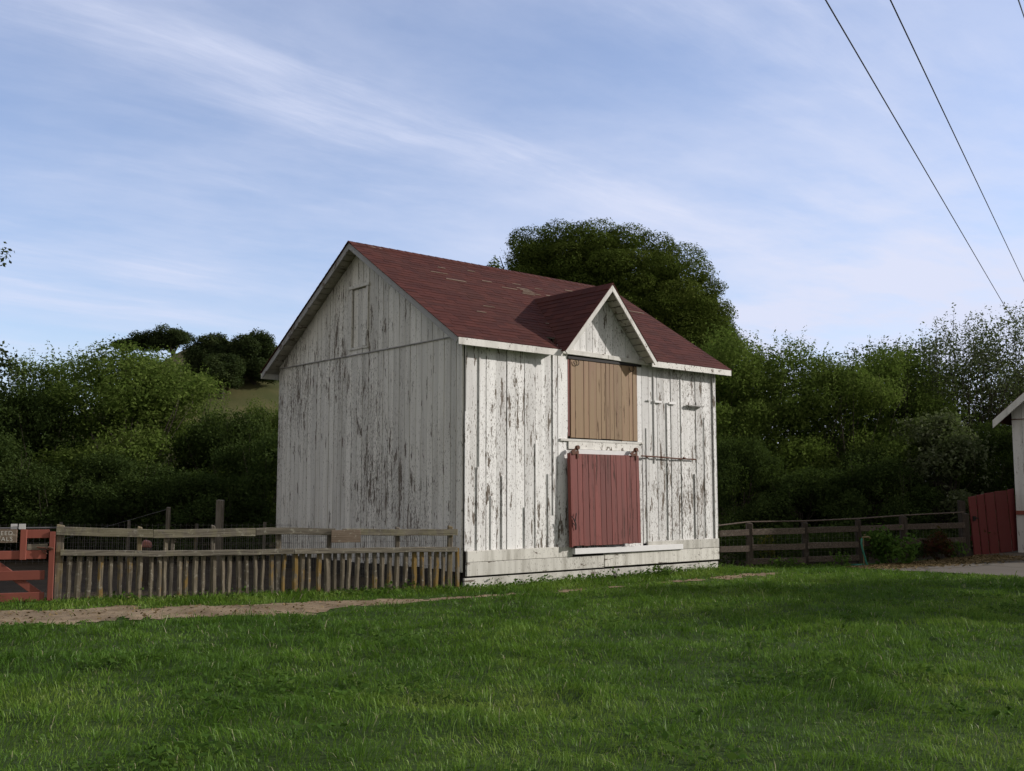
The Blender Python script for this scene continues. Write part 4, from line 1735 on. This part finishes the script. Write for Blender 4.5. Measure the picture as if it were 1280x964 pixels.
CY = 44.0
rng = np.random.RandomState(4)
lobes = []
# outline of the crown in metres across (from the photograph's proportions)
prof = [(-4.6, 10.9, 12.6), (-3.9, 9.0, 13.1), (-2.8, 8.2, 13.35), (-1.5, 7.6, 13.35), (0, 7.4, 13.2), (1.2, 7.2, 12.85), (2.4, 7.0, 12.55), (3.1, 6.6, 11.9), (3.8, 6.2, 10.7), (4.2, 5.8, 9.3)]
pxs = [p[0] for p in prof]
cand = []
for k in range(2600):
    x = rng.uniform(-4.3, 4.1)
    lo, hi = np.interp(x, pxs, [p[1] for p in prof]), np.interp(x, pxs, [p[2] for p in prof])
    dep = 3.6 * math.sqrt(max(.05, 1 - (x / 5.2) ** 2))
    th = rng.uniform(-.1, 1) * math.pi / 2
    z = lo + (hi - .55 - lo) * max(0.0, math.sin(th)) ** .8 + (0 if th > 0 else rng.uniform(-.5, 0))
    y = -dep * math.cos(th) * rng.choice((1, 1, .85, -1))
    cand.append((x, y, z))
put = []
for c in cand:                                   # clumps spread evenly over the dome
    if all((c[0] - p[0]) ** 2 + (c[1] - p[1]) ** 2 + (1.5 * (c[2] - p[2])) ** 2 > 1.12 ** 2 for p in put):
        put.append(c)
for (x, y, z) in put:
    s = rng.uniform(.55, .85)
    lobes.append((x, y, z, s * 1.25, s * 1.15, s * .66))
for k in range(110):                             # the inside of the crown
    x = rng.uniform(-4.0, 4.2)
    lo, hi = np.interp(x, pxs, [p[1] for p in prof]), np.interp(x, pxs, [p[2] for p in prof])
    lobes.append((x, rng.uniform(-2, 2), rng.uniform(lo, hi - 1.3), .8, .8, .8))
CX = PX(772, CY)


def bare_twigs(rng):
    st = [(-4.6 - rng.rand() * .5, rng.uniform(-.6, .3), 10.3 + rng.rand() * 1.2) for _ in range(16)]
    return sprig_leaves(st, [rng.uniform(.5, 1.0) for _ in st], [np.array([-.25, 0, .97])] * 16, .08, .4, rng, .07, .06)


tr = [[(0.3, 0, -.1), (.5, 0, 3), (.2, .1, 6.2), (-.8, 0, 9.0)], [(.4, 0, 3.5), (2.0, -.3, 6.8), (3.0, -.2, 9.3)], [(.3, 0, 5.5), (-1.8, -.4, 8.6), (-3.6, -.4, 11.2)], [(.2, 0, 6), (.8, .8, 8.5), (.5, 1.4, 11)],
      [(-3.5, -.3, 10), (-4.7, -.2, 10.8), (-5.0, -.2, 11.7)], [(-3.6, -.5, 9.6), (-4.85, -.4, 10.4), (-5.2, -.3, 11.2)]]
blob_tree('cypress_tree', 'big dark domed cypress behind the barn roof', (CX, CY, 0), lobes, 300, .095, M['cypress'], 41, tr,
          [[.5, .42, .35, .15], [.28, .18, .08], [.25, .16, .06], [.2, .14, .05], [.06, .04, .015], [.06, .04, .015]], .4, bare_twigs, .6, None, .26, .35)
# a further fringe to its right, lower
lobes = [(rng.uniform(-1.1, 1.2), rng.uniform(-1, 1), rng.uniform(4.2, 8.6), .6, .6, .7) for _ in range(28)]
lobes += [(rng.uniform(-.5, .4), rng.uniform(-.6, .6), rng.uniform(7.0, 9.4), .45, .45, .55) for _ in range(10)]
blob_tree('cypress_tree', 'smaller cypress at the right foot of the big domed cypress', (PX(884, CY - 1), CY - 1, 0), lobes, 260, .095, M['cypress'], 42,
          [[(0, 0, -.1), (.1, 0, 4), (0, 0, 8.5)]], [[.25, .2, .05]], .4, None, .6)
# small conifer peeping over the ridge
lobes = [(rng.normal() * .35 * (9.9 - z) / 2.4, rng.normal() * .3, z, .34 * (10.2 - z) / 2.4 + .12, .3, .3) for z in np.linspace(7.4, 10.0, 16)]
blob_tree('conifer_tree', 'tip of a small dark conifer peeping over the barn ridge', (PX(617, 40), 40, 0), [(x, y, z + .35, a, b, c) for (x, y, z, a, b, c) in lobes], 160, .13, M['cypress'], 43,
          [[(0, 0, -.1), (0, 0, 6), (0, 0, 10.2)]], [[.2, .14, .02]])

# trees on the hill
def hz(x, y):
    return float(far_h(np.array([x]), np.array([y]))[0])


HY = 118.0
s_ = HY / 1300
# wind swept cypress: trunk to the right, crown streaming left
x0 = PX(212, HY)
zb = PZ(441, HY)
rng = np.random.RandomState(9)
lobes = []
for k in range(70):
    f = rng.rand()
    px = 146 + f * 84
    top = np.interp(px, [146, 165, 185, 205, 225, 234], [424, 415, 409, 404, 406, 414])
    bot = np.interp(px, [146, 165, 185, 205, 225, 234], [430, 432, 436, 434, 424, 419])
    s = rng.uniform(.45, .75)
    z = PZ(rng.uniform(top + 4, bot - 2), HY)
    lobes.append((PX(px, HY) - x0, rng.uniform(-1.5, 1.5), z - zb, s * 1.3, s * 1.1, s * .75))
blob_tree('windswept_tree', 'flat wind swept tree leaning left on the hilltop', (x0, HY, zb - .3), lobes, 100, .19, M['oak'], 51,
          [[(.3, 0, -3), (.1, 0, .2), (-.6, 0, 1.6), (-1.6, 0, 2.2)], [(.1, 0, .3), (.9, 0, 1.6)], [(-.4, 0, 1.1), (-3.2, 0, 1.7)]], [[.3, .26, .18, .08], [.16, .06], [.14, .05]], .5)


def hill_tree(label, pxa, pxb, pt, pb, Y, seed, name='oak_tree'):
    rng = np.random.RandomState(seed)
    cx_ = PX((pxa + pxb) / 2, Y)
    zb_ = PZ(pb, Y)
    hw = (pxb - pxa) / 2 / 1300 * Y
    hh = (pb - pt) / 1300 * Y
    L = []
    for k in range(60):
        th = rng.uniform(0, 6.28)
        f = rng.rand()
        z = hh * (.0 + .86 * f)
        q = hw * math.sqrt(rng.rand()) * (1 - .45 * max(0, f - .5) / .5) * .84
        s = hw * rng.uniform(.22, .33)
        L.append((q * math.cos(th), q * math.sin(th), z, s * 1.15, s, s * .85))
    return blob_tree(name, label, (cx_, Y, zb_), L, 110, .19, M['oak'], seed + 1, [[(0, 0, -2), (.1, 0, hh * .5)], [(0, 0, hh * .2), (hw * .5, 0, hh * .6)]], [[.35, .2], [.15, .05]], .5, group='oaks on the hillside')


hill_tree('rounded dark oak in the middle of the hillside, right of the wind swept tree', 226, 294, 416, 467, 103, 61)
hill_tree('tallest dark oak on the hillside, next to the barn roof', 282, 347, 409, 471, 103, 63)
hill_tree('low round bush at the foot of the hillside oaks', 246, 303, 444, 476, 99, 65, 'hill_bush')

# tree whose branch tips reach into the left edge
rng = np.random.RandomState(14)
TX, TY = -13.7, 23.5
lobes = []
for k in range(46):
    z = rng.uniform(4.0, 10.5)
    a = rng.uniform(0, 6.28)
    q = 1.75 * math.sqrt(rng.rand())
    lobes.append((q * math.cos(a) - .6, q * math.sin(a), z, .42, .42, .4))
for (px, py) in ((2, 318), (4, 311), (-2, 322), (3, 438), (12, 452), (0, 446), (8, 458), (16, 450), (5, 462), (-6, 440), (-8, 320), (20, 456), (24, 462), (14, 470), (10, 436), (9, 474)):
    lobes.append((PX(px - 10, TY) - TX, 0, PZ(py, TY), .13, .2, .11))
blob_tree('leafy_tree', 'tree at the left edge with only dark branch tips in view against the sky', (TX, TY, 0), lobes, 80, .10, M['oak'], 71,
          [[(-.8, 0, -.1), (-.7, 0, 3), (-.5, 0, 6.5), (-.4, 0, 10)], [(-.6, 0, 4), (.9, 0, 4.3), (1.75, 0, 4.45)], [(-.6, 0, 5.5), (.8, 0, 6.6), (1.45, 0, 7.0)], [(-.5, 0, 7), (.7, 0, 8.4), (1.35, 0, 8.7)]],
          [[.3, .25, .18, .06], [.08, .05, .015], [.08, .05, .012], [.07, .04, .01]], .5)
# trees beyond the right edge whose shade lies across the lawn
shade = shrub_proto(37, 5.7, 2.3, M['shrub'], leaf=.14, aspect=.5, density=60)
plant_tree('bushy_tree', shade, 15.4, 18.3, 5.9, .3, 'bushy tree beyond the right end of the lawn, nearer the shed', 'tree', 'trees shading the lawn')
plant_tree('bushy_tree', shade, 16.2, 15.0, 5.9, 2.3, 'bushy tree beyond the right end of the lawn, nearer the viewer', 'tree', 'trees shading the lawn')

# ------------------------------------------------------------------ small plants
def small_plant(name, x, y, r, h, mat, n, leaf, label, seed, cat='plant', aspect=.55):
    rng = np.random.RandomState(seed)
    L = []
    for k in range(n):
        a = rng.uniform(0, 6.28)
        q = r * math.sqrt(rng.rand()) * .8
        L.append((q * math.cos(a), q * math.sin(a), h * rng.uniform(.2, .8), r * .32, r * .32, h * .25))
    t_ = thing(name, label, cat, (x, y, float(gh(x, y))))
    V, Rn = lobe_leaves(L, 230, leaf, aspect, rng, .8, .7)
    leaves_obj('leaves', V, Rn, mat, t_)
    mb = MB()
    for k in range(6):
        a = rng.uniform(0, 6.28)
        mb.tube([(0, 0, -.03), (r * .3 * math.cos(a), r * .3 * math.sin(a), h * .4), (r * .6 * math.cos(a), r * .6 * math.sin(a), h * .85)], [.01, .007, .003], 5)
    mb.build('stem', M['bark'], t_)
    return t_


small_plant('bush', PX(1108, 23.6), 23.6, .52, .78, M['weed'], 12, .10, 'leafy green bush in front of the rail fence, right of the tap', 81, 'bush')
small_plant('red_plant', PX(1163, 24.3), 24.3, .42, .70, M['redleaf'], 9, .09, 'dark red leaved plant in front of the rail fence', 82)
small_plant('bush', PX(1192, 24.7), 24.7, .26, .45, M['weed'], 7, .08, 'small green bush at the foot of the red plank gate post', 83, 'bush')
small_plant('vine', PX(956, 23.3), 23.3, .26, .78, M['yellowleaf'], 8, .07, 'yellow and green vine on the rail fence near the barn', 84)
small_plant('weed_clump', PX(832, 20.3), 20.35, .42, .22, M['weed'], 9, .055, 'low clump of dark weeds at the foot of the barn, right of the doors', 85)
small_plant('weed_clump', PX(768, 19.35), 19.5, .10, .26, M['weed'], 4, .05, 'small weed against the barn foot below the red door', 86)
small_plant('weed_clump', PX(1050, 22.9), 22.95, .30, .30, M['weed'], 7, .06, 'weeds around the coiled end of the green hose', 87)
small_plant('weed_clump', PX(975, 22.7), 22.75, .40, .24, M['weed'], 8, .06, 'low weeds at the foot of the rail fence near the barn', 88)

# ------------------------------------------------------------------ grass
def grass_obj():
    rng = np.random.RandomState(2)
    # candidate roots, thinned with distance
    N = 520000
    d = 4.6 + (23.5 - 4.6) * rng.rand(N) ** .95
    x = (rng.rand(N) * 2 - 1) * (.62 * d + .8)
    y = d
    keep = rng.rand(N) < np.clip(7.5 / d, .28, 1) * (.62 * d + .8) / (.62 * 23.5 + .8) * 2.1
    x, y = x[keep], y[keep]
    pd = path_d(x, y)
    u, v = buv(x, y)
    fence_off = fence_y(x) - y
    ok = (~is_yard(x, y)) & ~((v > -.03) & (u > -.1) & (u < B_W)) & (~pave_mask(x, y))
    lone = rng.rand(len(x)) < .035
    ok &= (pd > .03) | lone
    clump = vnoise(x * 1.5, y * 1.5, 21) * .6 + vnoise(x * 4.3, y * 4.3, 22) * .4
    patch = vnoise(x * .5 + 3, y * .5, 23)
    # bare sandy patches by the wall foot near the fence end
    x, y, pd, clump, patch, u, v, fence_off = (a[ok] for a in (x, y, pd, clump, patch, u, v, fence_off))
    n = len(x)
    hgt = (.035 + .12 * clump ** 2.0 + .02 * patch) * rng.uniform(.6, 1.35, n)
    hgt *= np.where(pd < .25, .6, 1)
    # tussocks: blades spreading from a common stool
    cs = .62
    ci, cj = np.floor(x / cs).astype(int), np.floor(y / cs).astype(int)
    hsh = lambda k: np.modf(np.abs(np.sin(ci * 127.1 + cj * 311.7 + k * 74.7) * 43758.5))[0]
    tx, ty = (ci + .3 + .4 * hsh(1)) * cs, (cj + .3 + .4 * hsh(2)) * cs
    tr_ = .10 + .10 * hsh(3)
    td = np.hypot(x - tx, y - ty) / tr_
    tus = (td < 1) & (hsh(4) < .55) & (pd > .3)
    hgt = np.where(tus, (.07 + .09 * hsh(5)) * (1.1 - .45 * td) * rng.uniform(.6, 1.25, n), hgt)
    tall = rng.rand(n) < .012
    hgt = np.where(tall, hgt * 2.0 + .03, hgt)
    verge = (pd > 0) & ((fence_off < 1.6) & (x < -.5) & (y > 14.2 + .36 * (x + 2.4)) | ((v > -1.4) & (u > -.5) & (u < B_W + .4)))
    hgt = np.where(verge, hgt * 1.15 + .015, hgt)
    wdt = np.clip(.0024 + .00046 * y, .004, .012) * rng.uniform(.7, 1.4, n)
    ang = rng.uniform(0, 2 * np.pi, n)
    # blades of one tuft lean together, the wind lays them over a little
    la = 6.28 * vnoise(x * 2.3, y * 2.3, 31) * 1.7 + rng.normal(size=n) * .9
    lean = np.abs(rng.normal(size=n)) * .75 + .55 * clump + .15
    la = np.where(tus, np.arctan2(y - ty, x - tx) + rng.normal(size=n) * .35, la)
    lean = np.where(tus, .25 + .9 * td + np.abs(rng.normal(size=n)) * .25, lean)
    lx, ly = np.cos(la) * lean * hgt, np.sin(la) * lean * hgt
    z0 = gh(x, y) - .01
    wx, wy = np.cos(ang) * wdt / 2, np.sin(ang) * wdt / 2
    root = np.stack([x, y, z0], 1)
    side = np.stack([wx, wy, np.zeros(n)], 1)
    zt = hgt * np.clip(1.05 - .42 * lean, .22, 1)
    mid = root + np.stack([lx * .32, ly * .32, np.minimum(hgt * .62, zt * .9)], 1)
    zt = hgt * np.clip(1.05 - .42 * lean, .22, 1)
    tip = root + np.stack([lx, ly, zt], 1)
    V = np.stack([root - side, root + side, mid + side * .8, mid - side * .8, tip], 1).reshape(-1, 3)
    base = (np.arange(n) * 5)[:, None]
    loops = (base + np.array([0, 1, 2, 3, 3, 2, 4])).ravel()
    sizes = np.tile([4, 3], n)
    r = np.clip(.45 + .75 * (patch - .5) + .55 * (vnoise(x * 1.1 + 7, y * 1.1, 26) - .5) - .5 * (clump - .5) + rng.normal(size=n) * .16, 0, .94)
    r = np.where(tus, np.clip(r * .75 - .04 + .3 * (hsh(6) - .5), 0, .94), r)
    r = np.where(rng.rand(n) < .02, 1.0, r)
    o = np_mesh('grass', V, sizes, loops, M['grass'], np.repeat(r, 2))
    o['kind'] = 'stuff'
    # clover and small weeds along the verge
    m = 26000
    x = rng.uniform(-9, 6.5, m)
    y = rng.uniform(13.5, 22.6, m)
    u, v = buv(x, y)
    fo = fence_y(x) - y
    pd = path_d(x, y)
    near_f = (x < -.75) & (fo > -.12) & (fo < .75)
    near_b = (u > -.2) & (u < B_W + .3) & (v < -.07) & (v > -.75)
    ok = (near_f | near_b) & (pd > .02)
    x, y = x[ok], y[ok]
    n = len(x)
    P = np.stack([x, y, gh(x, y) + .02 + .15 * rng.rand(n) * (.15 + 1.3 * vnoise(x * 2.3, y * 2.3, 40) ** 2)], 1)
    Nn = rng.normal(size=(n, 3)) * .5 + np.array([0, 0, .9])
    # patches of clover and plantain scattered in the lawn
    k = 40000
    xl, yl = rng.uniform(-8, 8, k), rng.uniform(5, 17, k)
    ok = (vnoise(xl * .9, yl * .9, 51) * .6 + vnoise(xl * 2.4, yl * 2.4, 52) * .4 > .66) & (path_d(xl, yl) > .3) & (np.abs(xl) < .6 * yl + .8) & ~is_yard(xl, yl)
    xl, yl = xl[ok], yl[ok]
    k = len(xl)
    P = np.concatenate([P, np.stack([xl, yl, gh(xl, yl) + .03 + .05 * rng.rand(k)], 1)])
    Nn = np.concatenate([Nn, rng.normal(size=(k, 3)) * .4 + np.array([0, 0, .9])])
    n += k
    V, r = leaf_arrays(P, Nn, .05, .75, rng, np.clip(.45 + rng.normal(size=n) * .22, 0, .94))
    o2 = leaves_obj('verge_weeds', V, r, M['weed'])
    o2['kind'] = 'stuff'


grass_obj()

# pebbles and bits of leaf on the path
rng = np.random.RandomState(15)
n = 9000
x = rng.uniform(-10, 5.2, n)
y = rng.uniform(11.5, 21.5, n)
ok = path_d(x, y) < .02
x, y = x[ok], y[ok]
n = len(x)
P = np.stack([x, y, gh(x, y) + .014 + .008 * rng.rand(n)], 1)
V, r = leaf_arrays(P, rng.normal(size=(n, 3)) * .35 + np.array([0, 0, 1]), .045, .6, rng, rng.uniform(0, .94, n))
o = leaves_obj('leaf_litter', V, r, M['straw'])
o['kind'] = 'stuff'

# straw and fallen leaves on the pavement by the fence
rng = np.random.RandomState(5)
n = 9500
f = rng.rand(n)
x = 7.2 + 4.3 * f + rng.normal(size=n) * .35
y = 22.65 + 2.2 * f + rng.normal(size=n) * .38 - .15
ok = pave_mask(x, y)
x, y = x[ok], y[ok]
n = len(x)
P = np.stack([x, y, gh(x, y) + .02 + .01 * rng.rand(n)], 1)
V, r = leaf_arrays(P, rng.normal(size=(n, 3)) * .18 + np.array([0, 0, 1]), .09, .35, rng, rng.uniform(0, .94, n))
o = leaves_obj('fallen_leaves', V, r, M['straw'])
o['kind'] = 'stuff'

# ------------------------------------------------------------------ overhead wires
def cam_ray(px, py):
    p = math.radians(5.9)
    dx, du = (px - 640) / 1300, -(py - 482) / 1300
    return Vector((dx, math.cos(p) - du * math.sin(p), math.sin(p) + du * math.cos(p)))


pole = thing('utility_pole', 'utility pole with a cross arm beyond the trees at the right edge', 'pole', (36.0, 66.0, 0))
mb = MB()
mb.tube([(0, 0, -.2), (0, 0, 13.5)], [.17, .11], 10)
mb.build('shaft', M['bark'], pole)
mb = MB()
mb.bar((-1.1, .75, 13.0), (1.1, -.75, 13.0), .1, .1)
mb.build('cross_arm', M['bark'], pole)
for (pa, pb, za, Yf, nm, label) in (((1032, 0), (1253, 378), 13.2, 62, 'power_line', 'left of the two long black wires crossing the sky'),
                                    ((1113, 0), (1280, 352), 13.6, 62, 'power_line', 'right of the two long black wires crossing the sky'),
                                    ((1273, 0), (1281, 24), 14.0, 34, 'power_line', 'short stretch of black wire in the top right corner')):
    ra, rb_ = cam_ray(*pa), cam_ray(*pb)
    A = Vector((0, 0, 1.6)) + ra * ((za - 1.6) / ra.z)
    Bq = Vector((0, 0, 1.6)) + rb_ * (Yf / rb_.y)
    dvec = Bq - A
    pts = [A - dvec * 1.0, A - dvec * .5, A, A + dvec * .25, A + dvec * .5, A + dvec * .75, Bq, Bq + dvec * .15]
    mb = MB()
    mb.tube(pts, .019, 5)
    tag(mb.build(nm, M['cable']), label, 'wire', 'overhead wires')
